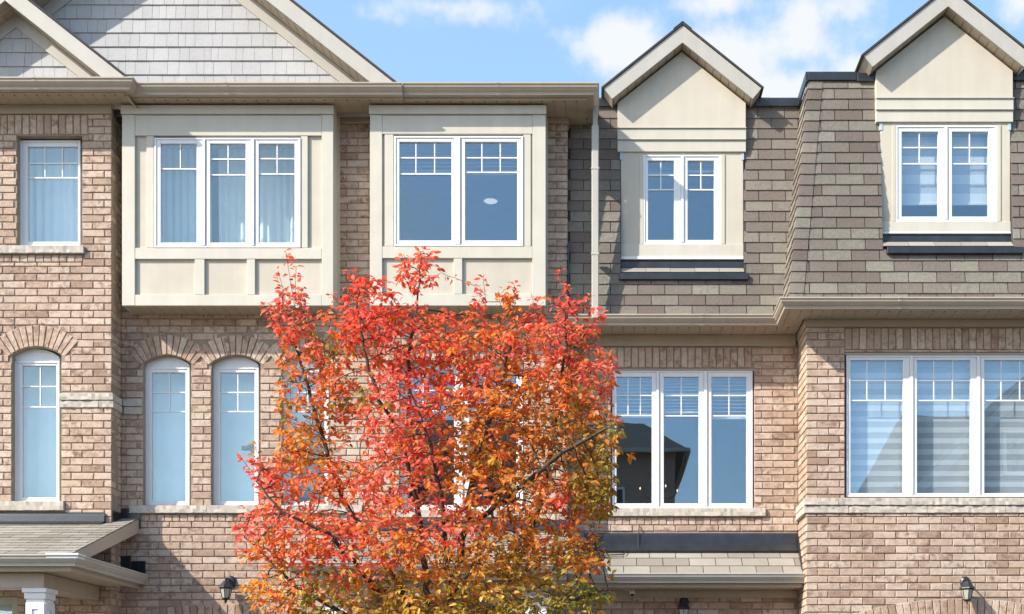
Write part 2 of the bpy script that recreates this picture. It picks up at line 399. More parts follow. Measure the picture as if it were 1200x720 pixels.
def lay(sink, x0, x1, z0, z1, Y, holes, arcs=(), shift=0.0):
    """running bond on a front wall; sink(x)->Bricks"""
    k0 = int(math.floor((z0-ZR)/CO)); k1 = int(math.ceil((z1-ZR)/CO)); J = .0115
    for k in range(k0, k1):
        za, zb = ZR+k*CO, ZR+k*CO+BH
        if zb > z1+.01: zb = z1-.004
        if za < z0-.01: za = z0
        if zb-za < .03: continue
        hs = [h for h in holes]
        for (cx, cz, rr, xa, xb, ta) in arcs:
            zm = (za+zb)/2
            if zm > cz and zm < cz+rr:
                w = min(math.sqrt(rr*rr-(zm-cz)**2), (zm-cz)*ta+.01); hs.append((max(cx-w, xa)+.002, min(cx+w, xb)-.002, za-.001, zb+.001))
        x = x0+shift-BP*(1 if k % 2 else 1.5)+random.uniform(-.008, .008)
        while x < x1:
            a, b = max(x, x0), min(x+BL, x1)
            x += BP
            if b-a < .03: continue
            rs = [(a, b, za, zb)]
            for h in hs: rs = sub_rect(rs, (h[0]-.004, h[1]+.004, h[2]-.004, h[3]+.004))
            for (p, q, r_, s_) in rs:
                if q-p < .035 or s_-r_ < .022: continue
                sink((p+q)/2).put((p+q)/2, Y, (r_+s_)/2, q-p, s_-r_)
def side_lay(B, xface, y0, y1, z0, z1, facing, holes=()):
    """brick return; facing +1: outward normal +X, -1: -X"""
    k0 = int(math.floor((z0-ZR)/CO)); k1 = int(math.ceil((z1-ZR)/CO)); L = y1-y0
    for k in range(k0, k1):
        za, zb = max(ZR+k*CO, z0), min(ZR+k*CO+BH, z1)
        if zb-za < .03: continue
        y = y0+.003-(0 if k % 2 else BP*.5)
        while y < y1-.01:
            a, b = max(y, y0+.003), min(y+BL, y1-.004); y += BP
            if b-a < .03: continue
            if any(h[0] < (za+zb)/2 < h[1] for h in holes): continue
            B.put(xface, (a+b)/2, (za+zb)/2, b-a, zb-za, rz=R(90)*facing)
def soldiers(B, x0, x1, z0, z1, Y, pitch=.0875, name='brick'):
    n = max(1, round((x1-x0)/pitch)); p = (x1-x0)/n
    for i in range(n): B.put(x0+(i+.5)*p, Y-.003, (z0+z1)/2, z1-z0-.01, p-.010, ry=R(90), name='soldier_brick')
def headers(B, x0, x1, z0, z1, Y):
    n = max(1, round((x1-x0)/.093)); p = (x1-x0)/n
    for i in range(n): B.put(x0+(i+.5)*p, Y-.002, (z0+z1)/2, p-.010, z1-z0-.010)
def voussoirs(B, cx, cz, r0, r1, a0, n, Y, name='arch_brick', sink=None):
    da = 2*a0/n; rm = (r0+r1)/2; wb = r0*da-.010; wt = r1*da-.010
    sh = []
    for s in range(3):
        v, f = brick_mesh(100+s, wb, r1-r0-.006, wt); sh.append(((v, f), mesh_from(v, f, M['brick0'], name)))
    for i in range(n):
        a = -a0+(i+.5)*da
        (sink(cx) if sink else B).put(cx+rm*math.sin(a), Y-.004, cz+rm*math.cos(a), rm*da, r1-r0, ry=a, shape=sh[i % 3], name=name)

MORT = .011   # mortar lies this far behind the brick faces
def fmap_y(Y): return lambda u, v, d: (u, Y+MORT+d, v)

# ---- openings, measured
def rc(px0, px1, py0, py1, D): return (X(px0, D), X(px1, D), Z(py1, D), Z(py0, D))
opA_top = rc(19.5, 96, 159, 290, DA)
oa = rc(13.5, 71.5, 416, 589, DA); opA_low = (oa[0], oa[1], oa[2], oa[3], Z(406.7, DA))
def arch_op(x0, x1): o = rc(x0, x1, 426, 593, DB); return (o[0], o[1], o[2], o[3], Z(416.5, DB))
opB = [arch_op(167.5, 223.5), arch_op(247.5, 305), arch_op(330, 386)]
opB_low = rc(468, 614, 424, 598, DB)
opBay1 = rc(185, 348, 168, 286, DB); opBay2 = rc(466, 610, 166, 284, DB)
opC = rc(700+ (716-700), 884, 432, 597, DC)
opD = rc(990, 1225, 413, 583.5, DD)
gx, gR0, gR1 = X(1128, DD), 4.55, 4.80; gapex = Z(701.5, DD)
opG = (gx-1.3, gx+1.3, 0.02, gapex-.255-(1.3**2)/(2*gR0), gapex-.255)
g1x = X(258, DB); g1apex = Z(707.5, DB)
opG1 = (g1x-1.25, g1x+1.25, 0.02, g1apex-.255-(1.25**2)/(2*gR0), g1apex-.255)
opG3 = (X(722, DC), X(912, DC), .02, Z(770, DC))
opDoor = (X(-60, DA), X(20, DA), 0.3, Z(699, DA))
opDoor2 = (X(450, DB), X(560, DB), 0.3, Z(705, DB))

# ---- wall A (house 1, projecting left wing)
topA = Z(134, DA)
wA = sheet([opA_top, opA_low, opDoor], XL, XA1, 0, topA+.02, fmap_y(YA), .2, M['mortar'], 'brick_wall', H1)
MB().box(XA1-.2, XA1-MORT, YA+MORT+.2, YB+.25, 0, topA+.02).build('side_wall', M['mortar'], H1)
bA = Bricks(wA); sA = lambda x: bA
def arc_of(op, extra): 
    h = (op[1]-op[0])/2; s = op[4]-op[3]; rr = (h*h+s*s)/(2*s); return (op[0]+op[1])/2, op[4]-rr, rr, math.asin(min(1, h/rr))
acx, acz, arr, aa = arc_of(opA_low, 0); VL = .262
zsA0, zsA1 = Z(478, DA), Z(461.5, DA)
band_holesA = [(X(70.5, DA), XA1, zsA0, zsA1)]
sillA = [(X(-60, DA), X(99.5, DA), Z(298, DA), Z(289, DA)), (X(-60, DA), X(76, DA), Z(599, DA), Z(588, DA))]
headA = [(X(-60, DA), X(97, DA), Z(307.5, DA), Z(298.7, DA))]
solA = [(X(-60, DA), X(103, DA), Z(158, DA), Z(134.5, DA))]
lay(sA, XL, XA1-.002, 0.0, topA, YA, [opA_top, (opA_low[0], opA_low[1], opA_low[2], opA_low[3]), opDoor]+band_holesA+sillA+headA+solA,
    [(acx, acz, arr+VL, acx-.6, acx+.6, math.tan(aa+.10))])
side_lay(bA, XA1, YA, YB+.02, 0, topA, +1, holes=[(zsA0, zsA1)])
soldiers(bA, *solA[0], YA); headers(bA, *headA[0], YA)
voussoirs(bA, acx, acz, arr+.004, arr+VL, aa+.10, 13, YA)

# ---- wall B (houses 1 and 2)
topB = Z(145, DB)
holesB1 = [o for o in opB]+[opBay1, opG1]; holesB2 = [opBay2, opB_low, opDoor2]
wB1 = sheet(holesB1, XA1-.05, XPARTY, 0, topB+.05, fmap_y(YB), .2, M['mortar'], 'brick_wall', H1)
wB2 = sheet(holesB2, XPARTY, XB1-MORT, 0, topB+.05, fmap_y(YB), .2, M['mortar'], 'brick_wall', H2)
MB().box(XB1-.2, XB1-MORT, YB+MORT+.2, .4, 0, topB+.05).build('side_wall', M['mortar'], H2)
bB1, bB2 = Bricks(wB1), Bricks(wB2); sB = lambda x: bB1 if x < XPARTY else bB2
sillB = (X(152.5, DB), X(425, DB), Z(602, DB), Z(593, DB)); headB = (X(166, DB), X(425, DB), Z(611.5, DB), Z(602.7, DB))
bandB = (XA1, X(167.5, DB), Z(486, DB), Z(468, DB))
solBlow = (X(462, DB), X(620, DB), Z(423, DB), Z(397, DB)); sillB2 = (X(460, DB), X(622, DB), Z(607, DB), Z(598, DB))
flB = []
arcsB = []; half = X(276, DB)-X(195.5, DB)
for o in opB:
    c, cz, rr, a = arc_of(o, 0); arcsB.append((c, cz, rr+VL, c-half/2, c+half/2, math.tan(a+.085)))
arcsB.append((g1x, g1apex-gR1, gR1, g1x-1.33, g1x+1.33, math.tan(.275)))
gcut = [(g1x-1.25, g1x+1.25, 0, opG1[3]+.01)]
lay(sB, XA1+.004, XB1-.002, 0, topB, YB, [(o[0], o[1], o[2], o[3]) for o in opB]+[opBay1, opBay2, opB_low, opDoor2, sillB, headB, bandB, solBlow, sillB2,
    (X(150, DB), X(389, DB), Z(353, DB), Z(129, DB)), (X(441, DB), X(632, DB), Z(352, DB), Z(129, DB))]+gcut, arcsB, shift=.06)
for o in opB:
    c, cz, rr, a = arc_of(o, 0); voussoirs(bB1, c, cz, rr+.004, rr+VL-.012, a+.085, 12, YB)
headers(bB1, *headB, YB); soldiers(bB2, *solBlow, YB)
voussoirs(bB1, g1x, g1apex-gR1, gR0, gR1, .275, 28, YB)
side_lay(bB2, XB1, YB, .02, 0, topB, +1)

# ---- wall C / D (house 3)
topC, topD = Z(406, DC), Z(383.5, DD)
wC = sheet([opC, opG3], XB1-.05, XD0+.05, 0, topC+.05, fmap_y(YC), .2, M['mortar'], 'brick_wall', H3)
wD = sheet([opD, opG], XD0+MORT, XR, 0, topD+.05, fmap_y(YD), .2, M['mortar'], 'brick_wall', H3)
MB().box(XD0+MORT, XD0+.2, YD+MORT+.2, YC+.2, 0, topD+.05).build('side_wall', M['mortar'], H3)
bC, bD = Bricks(wC), Bricks(wD)
solC = (X(690, DC), X(881, DC), Z(431, DC), Z(407, DC)); sillC = (X(704, DC), X(897, DC), Z(605.5, DC), Z(596, DC)); headC = (X(712, DC), X(893, DC), Z(615.5, DC), Z(606.3, DC))
solD = (X(990, DD), XR, Z(410, DD), Z(384.5, DD)); bandD = (XD0, XR, Z(601.5, DD), Z(584, DD))
lay(lambda x: bC, XB1, XD0-.004, 0, topC, YC, [opC, solC, sillC, headC, opG3, (X(680, DC), XD0, Z(645, DC), Z(625, DC))])
soldiers(bC, *solC, YC); headers(bC, *headC, YC)
lay(lambda x: bD, XD0+.002, XR, 0, topD, YD, [opD, solD, bandD, (opG[0], opG[1], 0, opG[3]+.01)], [(gx, gapex-gR1, gR1, gx-1.36, gx+1.36, math.tan(.283))])
soldiers(bD, *solD, YD)
voussoirs(bD, gx, gapex-gR1, gR0, gR1, .283, 30, YD)
side_lay(bD, XD0, YD, YC+.002, 0, topD, -1, holes=[(bandD[2], bandD[3])])
finish_bricks([bA, bB1]); finish_bricks([bB2]); finish_bricks([bC, bD])

# ---- stone sills and bands
def rough_stone(name, parent, x0, x1, y0, y1, z0, z1, seed, sub=None):
    r = random.Random(seed); nx = max(2, int((x1-x0)/.04)); mb = MB(); vs = []; fs = []
    rows = [(0, z1), (1, z1-.004), (1, (z0+z1)/2), (1, z0+.004), (0, z0)]
    for i in range(nx+1):
        x = x0+(x1-x0)*i/nx
        for j, (fr, z) in enumerate(rows):
            yy = y0+(r.choice((0, .002, .004, .007, .009))+r.uniform(0, .003) if fr else .013)
            vs.append((x, yy, z+(r.uniform(-.006, .006) if j == 2 else (r.uniform(-.003, .003) if 0 < j < 4 else 0) if 0 < j < 4 else 0)))
        vs.append((x, y1, z0)); vs.append((x, y1, z1))
    for i in range(nx):
        a, b = i*7, (i+1)*7
        for j in range(4): fs.append((a+j, b+j, b+j+1, a+j+1))
        fs += [(a+4, b+4, b+5, a+5), (a+5, b+5, b+6, a+6), (a+6, b+6, b, a)]
    fs += [tuple(range(7)), tuple(nx*7+k for k in range(6, -1, -1))]
    return mb.add(vs, fs).build(name, M['stone'], parent)
def sill(h, x0, x1, z0, z1, Y, n, seed):
    p = None; w = (x1-x0)/n
    for i in range(n): rough_stone('window_sill', h, x0+i*w+.003, x0+(i+1)*w-.003, Y-.045, Y+.12, z0, z1, seed+i)
sill(H1, *sillA[0], YA, 1, 10); sill(H1, *sillA[1], YA, 1, 12); sill(H1, *sillB, YB, 3, 14); sill(H2, *sillB2, YB, 1, 18); sill(H3, *sillC, YC, 1, 20)
def band(h, x0, x1, z0, z1, Y, cuts1, cuts2, seed):
    zm = (z0+z1)/2
    for (cuts, a, b, pr) in ((cuts1, zm+.003, z1, .035), (cuts2, z0, zm-.003, .022)):
        xs = [x0]+cuts+[x1]
        for i in range(len(xs)-1): rough_stone('stone_band', h, xs[i]+.003, xs[i+1]-.003, Y-pr, Y+.05, a, b, seed); seed += 1
band(H3, XD0-.03, XR, bandD[2], bandD[3], YD, [X(982, DD), X(1205, DD)], [X(994, DD), X(1086, DD), X(1178, DD)], 30)
band(H1, X(70.5, DA), XA1+.03, zsA0, zsA1, YA, [], [X(116, DA)], 40)
band(H1, XA1+.035, X(167, DB), bandB[2], bandB[3], YB, [], [], 44)
for (a, b) in ((zsA0, (zsA0+zsA1)/2-.003), ((zsA0+zsA1)/2+.003, zsA1)):
    box('stone_band', M['stone'], H1, XA1-.04, XA1+.027, YA+.06, YB-.03, a, b, .006)
    box('stone_band', M['stone'], H3, XD0-.027, XD0+.04, YD+.06, YC+.01, a-zsA0+bandD[2]+.0, b-zsA0+bandD[2], .006)

# ------------------------------------------------------------------ windows
def make_window(house, D, y0, y1, gy0, gy1, lites, arch=None, glass='glass'):
    """pixel-measured window: frame ring, sashes, panes and grille bars; lites: (lx0,lx1,gx0,gx1,[bar x],[bar y])"""
    Y = D-15; zb, zt = Z(y1, D), Z(y0, D); gz0, gz1 = Z(gy1, D), Z(gy0, D)
    xs0, xs1 = X(lites[0][0], D)-.012, X(lites[-1][1], D)+.012
    fr = MB(); t = .022
    fr.box(xs0, xs0+t, Y, Y+.10, zb, zt).box(xs1-t, xs1, Y, Y+.10, zb, zt)
    fr.box(xs0+t, xs1-t, Y+.001, Y+.10, zb, zb+t).box(xs0+t, xs1-t, Y+.001, Y+.10, zt-t, zt)
    for a, b in zip(lites[:-1], lites[1:]):
        fr.box(X(a[1], D)-.004, X(b[0], D)+.004, Y-.004, Y+.10, zb+t, zt-t)
    win = fr.build('window', M['vinyl'], house, .0025)
    for (l0, l1, g0, g1, bx, by) in lites:
        a, b, c, d = X(l0, D)+.006, X(l1, D)-.006, X(g0, D), X(g1, D); z0, z1 = zb+t-.002, zt-t+.002
        s = MB(); ys = Y+.010
        # sash ring with a sloped inner bead
        for (p, q, u, v) in ((a, c, z0, z1), (d, b, z0, z1)): s.box(p, q, ys, Y+.07, u, v)
        s.box(c, d, ys+.0005, Y+.07, z0, gz0).box(c, d, ys+.0005, Y+.07, gz1, z1)
        s.build('sash', M['vinyl'], win, .004)
        MB().box(c-.004, d+.004, Y+.034, Y+.040, gz0-.004, gz1+.004).build('pane', M[glass], win)
        zlow = Z(by[-1], D)
        for p in bx: box('grille_bar', M['vinyl'], win, X(p, D)-.007, X(p, D)+.007, Y+.027, Y+.0325, zlow, gz1, .001)
        for q in by: box('grille_bar', M['vinyl'], win, c, d, Y+.026, Y+.0335, Z(q, D)-.0085, Z(q, D)+.0085, .001)
    if arch:
        spring, apex = Z(arch[0], D), Z(arch[1], D); h = (xs1-xs0)/2; s = apex-spring; rr = (h*h+s*s)/(2*s); cx = (xs0+xs1)/2; cz = apex-rr
        n = 14; a0 = math.asin(h/rr)
        def arcp(r, k): a = -a0+2*a0*k/n; return (cx+r*math.sin(a), cz+r*math.cos(a))
        pts = [arcp(rr, k) for k in range(n+1)]
        MB().prism([(xs0, zt+.001)]+pts+[(xs1, zt+.001)], Y+.012, Y+.10, 'y').build('arched_panel', M['vinyl'], win)
        rim = MB()
        for k in range(n):
            q = [arcp(rr, k), arcp(rr, k+1), arcp(rr-.025, k+1), arcp(rr-.025, k)]; rim.prism(q, Y, Y+.012, 'y')
        rim.build('arched_rim', M['vinyl'], win)
    return win
def room(house, x0, x1, y0, y1, z0, z1):
    m = MB(); t = .05
    m.box(x0-t, x0, y0, y1, z0, z1).box(x1, x1+t, y0, y1, z0, z1).box(x0-t, x1+t, y1, y1+t, z0-t, z1+t).box(x0-t, x1+t, y0, y1, z1, z1+t).box(x0-t, x1+t, y0, y1, z0-t, z0)
    return m.build('room', M['room'], house)
RV = .085
dA, dB, dC, dD = DA+RV, DB+RV, DC+.03, DD+.03
make_window(H1, dA, 164.5, 289.5, 171.5, 283, [(24, 93, 32, 91, [51.5, 72], [190.5, 207.5])], glass='clearglass')
make_window(H1, dA, 423.5, 588, 428.5, 583, [(17.5, 68.5, 25.5, 65.5, [46], [452.5, 476.5])], arch=(418.5, 409.5), glass='clearglass')
GB = [(171, 221, 177.5, 217, [198], [459.5, 482]), (251, 302, 257.5, 298, [278], [459.5, 482]), (333, 384, 339.5, 380, [360], [459.5, 482])]
for g in GB: make_window(H1, dB, 430.5, 592.5, 436.5, 587.5, [g], arch=(427.5, 418.5), glass='clearglass')
make_window(H2, dB, 426, 598, 433, 592, [(470, 540, 477, 532, [495.5, 514], [457, 481]), (542, 612, 550, 605, [568, 587], [457, 481])])
make_window(H3, dC, 434.5, 596, 441.5, 590, [(718.5, 769.5, 722.5, 764, [736, 750.5], [463, 486.5]), (772, 825.5, 778, 819, [798.5], [463, 487]), (828.5, 881, 834, 875, [854.5], [463, 487])])
make_window(H3, dD, 416.5, 582.5, 422, 578, [(993, 1066.5, 997, 1059, [1016.5, 1038], [445.5, 469]), (1070, 1145, 1075, 1138, [1095, 1117], [445.5, 469]), (1148.5, 1223, 1154, 1217, [1174, 1196], [445.5, 469])])
box('lintel_strip', M['taupe'], H3, opD[0], opD[1], YD+.02, YD+.12, Z(415.5, DD), Z(411, DD))
box('lintel_strip', M['taupe'], H3, opC[0], opC[1], YC+.02, YC+.12, Z(434, DC), Z(431, DC))
room(H1, XL, XA1-.25, YA+.25, 3.4, Z(310, DA), Z(140, DA)); room(H1, XL, XA1-.25, YA+.25, 3.4, Z(640, DA), Z(380, DA))
room(H1, XA1+.3, XPARTY-.1, YB+.25, 3.4, Z(310, DB), Z(150, DB)); room(H1, XA1+.3, XPARTY-.1, YB+.25, 3.4, Z(640, DB), Z(380, DB))
room(H2, XPARTY+.1, XB1-.25, YB+.25, 4.2, Z(320, DB), 8.78); room(H2, XPARTY+.1, XB1-.25, YB+.25, 4.2, Z(640, DB), Z(390, DB))
room(H3, XB1+.05, XD0-.1, YC+.25, 4.2, Z(650, DC), Z(415, DC)); room(H3, XD0+.25, XR-.05, YD+.25, 4.2, Z(620, DD), Z(395, DD))

# ---- curtains, shades and blinds (hang inside: things of their own)
def curtain(label, px0, px1, py0, py1, Y, amp=.012, waves=9, mat='curtain', cat='curtain', group=None, seed=0, flare=0):
    D = 15+Y; x0, x1, z0, z1 = X(px0, D), X(px1, D), Z(py1, D), Z(py0, D); r = random.Random(seed); n = waves*8
    ph = [r.uniform(0, 6.28) for _ in range(3)]; vs = []; fs = []; m = 7
    for j in range(m):
        fz = j/(m-1)
        for i in range(n+1):
            u = i/n; y = amp*(math.sin(u*waves*6.283+ph[0])+.5*math.sin(u*waves*2.3*6.283/2+ph[1]+fz))*(1.1-.3*fz)
            vs.append((x0+(x1-x0)*u+flare*(1-fz)*math.sin(u*7+ph[2]), Y+y, z0+(z1-z0)*fz))
    k = len(vs); vs += [(x, y+.003, z) for x, y, z in vs]
    for j in range(m-1):
        for i in range(n):
            a = j*(n+1)+i; q = (a, a+1, a+n+2, a+n+1); fs.append(q); fs.append(tuple(k+t for t in reversed(q)))
    o = MB().add(vs, fs).build('curtain', M[mat], None, smooth=True)
    o['label'] = label; o['category'] = cat; o['group'] = group or 'curtains behind the windows'
    return o
curtain('white curtain drawn behind the window under the left shake gable', 18, 98, 166, 292, YA+.42, .014, 8, seed=1)
curtain('pale sheer filling the single arched window of the left wing', 10, 76, 405, 592, YA+.36, .006, 5, 'sheer', seed=2)
curtain('long pale curtain behind the left light of the three-light bay', 183, 236, 163, 292, YB+.16, .014, 6, seed=3)
curtain('gathered white curtain behind the middle light of the three-light bay', 255, 296, 163, 292, YB+.16, .016, 5, seed=4, flare=.02)
curtain('gathered white curtain behind the right light of the three-light bay', 299, 352, 163, 292, YB+.16, .015, 6, seed=5, flare=.02)
def shade(label, px0, px1, py0, py1, Y, bands=0, slats=0, cat='roller shade', bar=True, mat='sheer'):
    D = 15+Y; x0, x1, z0, z1 = X(px0, D), X(px1, D), Z(py1, D), Z(py0, D)
    t = thing('window_shade', label, cat, ((x0+x1)/2, Y, z1), 'shades behind the windows')
    if bands:
        h = (z1-z0)/bands
        for i in range(bands): box('fabric_band', M['band' if i % 2 else 'bandlight'], t, x0, x1, Y+.002*(i % 2), Y+.004+.002*(i % 2), z0+i*h+(.0006), z0+(i+1)*h-.0006, 0)
    elif slats:
        h = (z1-z0)/slats
        for i in range(slats):
            zz = z0+(i+.5)*h; MB().prism([(Y-.014, zz-.009), (Y-.012, zz-.010), (Y+.014, zz+.009), (Y+.012, zz+.010)], x0, x1, 'x').build('slat', M['bandlight'], t)
    else: box('cloth', M[mat], t, x0, x1, Y, Y+.003, z0, z1, 0)
    if bar: box('bottom_bar', M['vinyl'], t, x0, x1, Y-.012, Y+.012, z0-.03, z0, .004)
    box('head_rail', M['vinyl'], t, x0, x1, Y-.02, Y+.03, z1, z1+.05, .006)
    return t
shade('pale roller shade right down behind the arched window beside the recessed wall corner', 168, 224, 417, 592, YB+.36)
shade('roller shade pulled down behind the arched window between the shaded arch and the tree', 249, 305, 417, 592, YB+.36)
shade('roller shade behind the arched window that the red tree covers', 332, 386, 417, 592, YB+.36)
for k, (a, b, txt) in enumerate(((993, 1063, 'left'), (1072, 1142, 'middle'), (1151, 1222, 'right'))):
    shade('banded grey and white shade behind the %s light of the window over the garage arch' % txt, a, b, 418, 584, YD+.18, bands=26)
for (a, b, txt, bot) in ((720, 767, 'leftmost', 487), (774, 823, 'middle', 482), (830, 880, 'rightmost', 489)):
    shade('white slatted blind raised behind the %s light of the window above the lean-to roof' % txt, a, b, 437, bot, YC+.18, slats=12, cat='blind')
for (a, b, txt) in ((466, 532, 'left'), (543, 609, 'right')):
    shade('grey blind gathered at the top of the %s light of the two-light bay' % txt, a, b, 163, 202, YB-.05, slats=9, cat='blind')
# room lamp seen through the right light of the two-light bay
ly = 1.9; lx, lz = X(575, 15+ly), 8.775
lamp = thing('ceiling_lamp', 'round lit ceiling lamp seen through the right light of the two-light bay', 'ceiling lamp', (lx, ly, lz))
MB().lathe([(.06, 0), (.112, -.004), (.115, -.016), (.10, -.024)], (lx, ly, lz), 20).build('rim', M['vinyl'], lamp, smooth=False)
MB().lathe([(.098, -.022), (.085, -.032), (.05, -.04), (.01, -.043)], (lx, ly, lz), 20).build('diffuser', M['lamp_on'], lamp, smooth=True)
ch = thing('chandelier', 'small candle chandelier glinting inside the window above the lean-to roof', 'chandelier', (X(770, 17), 2.0, Z(540, 17)))
cc = Vector((X(772, 17), 2.0, Z(575, 17)))
MB().tube([(cc.x, 2, Z(430, 15)), (cc.x, 2, cc.z-.05)], .008, 6).build('rod', M['lantern'], ch)
for a in range(4):
    an = a*1.5708+.3; e = cc+Vector((math.cos(an)*.28, math.sin(an)*.28, 0))
    MB().tube([cc+Vector((0,0,-.05)), cc.lerp(e, .5)+Vector((0,0,-.12)), e+Vector((0,0,-.03))], .008, 5).build('arm', M['lantern'], ch)
    MB().lathe([(.003, 0), (.006, .013), (.0045, .022), (.001, .036)], e, 8).build('candle_bulb', M['bulb_on'], ch, smooth=True)

# ------------------------------------------------------------------ bays
def boards(parent, name, mat, D, rects, Yf, th=.03, bevel=.003):
    for (a, b, c, d) in rects: box(name, mat, parent, X(a, D), X(b, D), Yf, Yf+th, Z(d, D), Z(c, D), bevel)
def make_bay(house, D, x0, x1, posts, header, winx, trims, rail, lower, bottom, win, glass='glass'):
    Y = D-15; y_top, y_bot = 124.3, 358.3
    xl, xr = X(x0, D), X(x1, D); zt, zb = Z(y_top, D), Z(y_bot, D)
    w0, w1, wy0, wy1 = X(winx[0], D), X(winx[1], D), Z(rail[0], D), Z(header[1], D)
    bay = sheet([(w0, w1, wy0, wy1)], xl+.006, xr-.006, zb+.006, zt+.02, lambda u, v, d: (u, Y+.032+d, v), .05, M['panel'], 'bay', house)
    for s, xa in ((-1, xl), (1, xr)):
        xi = xa-s*.03
        MB().box(min(xa, xi), max(xa, xi), Y+.033, YB+.02, zb+.001, zt+.02).build('side_panel', M['cream'], bay, .003)
        box('corner_trim', M['cream'], bay, min(xa+s*.012, xa+s*.001), max(xa+s*.012, xa+s*.001), YB-.075, YB+.004, zb+.001, zt+.015)
    boards(bay, 'corner_board', M['cream'], D, [(x0, posts[0], 134.7, y_bot), (posts[1], x1, 134.7, y_bot)], Y)
    boards(bay, 'header_board', M['cream'], D, [(posts[0]+.2, posts[1]-.2, 135.2, header[1])], Y+.002)
    boards(bay, 'crown_board', M['cream'], D, [(x0-.8, x1+.8, y_top, 134.5)], Y-.022, .054)
    boards(bay, 'window_trim', M['cream'], D, [(t0, t1, header[1]+.3, rail[0]-.3) for t0, t1 in trims], Y+.006)
    boards(bay, 'rail_board', M['cream'], D, [(posts[0]+.2, posts[1]-.2, rail[0], rail[1]), (posts[0]+.2, posts[1]-.2, bottom[0], y_bot)], Y+.002)
    boards(bay, 'panel_post', M['cream'], D, [(a, b, rail[1]+.2, bottom[0]-.2) for a, b in lower], Y+.004)
    n = int((xr-xl-.06)/.125); w = (xr-xl-.06)/n
    MB().box(xl+.03, xr-.03, Y+.05, YB, zb+.012, zb+.02).build('underside', M['gap'], bay)
    for i in range(n): box('soffit_panel', M['soffit'], bay, xl+.03+i*w+.002, xl+.03+(i+1)*w-.002, Y+.034, YB-.002, zb, zb+.010, .002)
    make_window(house, D-.004, *win, glass=glass)
make_bay(H1, 14.37, 143, 390.5, (158, 377), (135, 159), (181, 352), ((171.5, 180), (352.5, 360.5)), (290.6, 303.6), ((228, 239.5), (289, 298.7)), (345.5, 358),
    (161.5, 290.3, 168, 284, [(182, 238, 188, 230, [210.5], [197]), (240, 295, 246, 287.5, [266.5], [185.5, 204]), (297.5, 351, 303, 345, [324], [185, 203])]), 'clearglass')
make_bay(H2, 14.37, 433.5, 639.5, (447.8, 624), (134.6, 157), (462, 613), ((450.7, 461), (613.5, 622)), (288.8, 302.6), ((531.6, 541.7),), (344.8, 357.5),
    (159.5, 288.5, 166, 281.5, [(463, 533, 468, 529, [487, 509], [184, 203]), (539, 612, 545, 606, [564.5, 586], [184, 201])]))

# ------------------------------------------------------------------ gutters, eaves
GP = [(0, 0), (0, -.118), (-.066, -.118), (-.072, -.092), (-.088, -.078), (-.112, -.046), (-.116, -.024), (-.127, -.016), (-.127, 0), (-.119, .002), (-.117, -.010)]
def gutter_run(parent, pts, zt, tilt=0, sc=1.0, mat='taupe'):
    """k-style gutter swept along a plan path (outer side to the right of travel), mitred at the corners; pts = wall-side line"""
    P = [Vector((p[0], p[1], 0)) for p in pts]; n = len(P); vs = []; fs = []; m = len(GP)
    for i in range(n):
        d1 = (P[i]-P[i-1]).normalized() if i else None; d2 = (P[i+1]-P[i]).normalized() if i < n-1 else None
        n1 = Vector((d1.y, -d1.x, 0)) if d1 else None; n2 = Vector((d2.y, -d2.x, 0)) if d2 else None
        if n1 and n2: nn = (n1+n2); nn = nn/(nn.dot(n1))
        else: nn = n1 or n2
        for (a, b) in GP:
            q = P[i]+nn*(-a*sc); vs.append((q.x, q.y, zt+b*sc+tilt*i))
    for i in range(n-1):
        for k in range(m): fs.append((i*m+k, (i+1)*m+k, (i+1)*m+(k+1) % m, i*m+(k+1) % m))
    fs += [tuple(range(m)), tuple((n-1)*m+k for k in range(m-1, -1, -1))]
    return MB().add(vs, fs).build('gutter', M[mat], parent, .0015)
def soffit_run(parent, x0, x1, y0, y1, z, pitch=.13):
    s = MB().box(x0, x1, y0+.004, y1, z+.008, z+.02).build('soffit', M['gap'], parent)
    n = max(1, int((x1-x0)/pitch)); w = (x1-x0)/n
    for i in range(n):
        a = x0+i*w+.0015; b = x0+(i+1)*w-.0015
        box('soffit_panel', M['soffit'], s, a, b, y0, y1, z, z+.008, .0015)
        MB().lathe([(.009, 0), (.009, .002)], (b-.006, y0+.045, z-.0018), 8).build('vent_hole', M['gap'], s)
    return s
zE = 8.845       # main eave soffit level
def eave(house, x0, x1, yf, ywall, zgt, zs=zE):
    """soffit from wall to fascia at yf, fascia board, no gutter"""
    soffit_run(house, x0, x1, yf+.002, ywall, zs)
    box('fascia', M['taupe'], house, x0, x1, yf-.018, yf, zs-.012, zgt-.006)
xj1, xj2, xe = X(156.5, 14.0), X(471, 14.1), X(702, 14.1)-.127
yfA, yfB, yfB2 = -.885, -.765, -.735
zgA, zgB, zgB2 = Z(91, 14.0), Z(97, 14.11), Z(97.5, 14.14)
eave(H1, XL, xj1-.14, yfA, YA-.004, zgA); eave(H1, xj1-.13, xj2, yfB, YB-.004, zgB); eave(H2, xj2+.002, xe, yfB2, YB-.004, zgB2)
box('fascia', M['taupe'], H1, xj1-.14, xj1-.122, yfA-.018, yfB, zE-.012, zgA-.006)
gutter_run(H1, [(XL, yfA-.02), (xj1-.12, yfA-.02), (xj1-.12, yfB-.021), (xj2, yfB-.021)], zgA-.006)
gutter_run(H2, [(xj2+.003, yfB2-.02), (xe+.001, yfB2-.02), (xe+.001, .25)], zgB2)
box('fascia', M['taupe'], H2, xe-.017, xe, yfB2+.003, .25, zE-.013, zgB2-.006)
soffit_run(H2, XB1+.012, xe-.02, YB-.002, .25, zE)
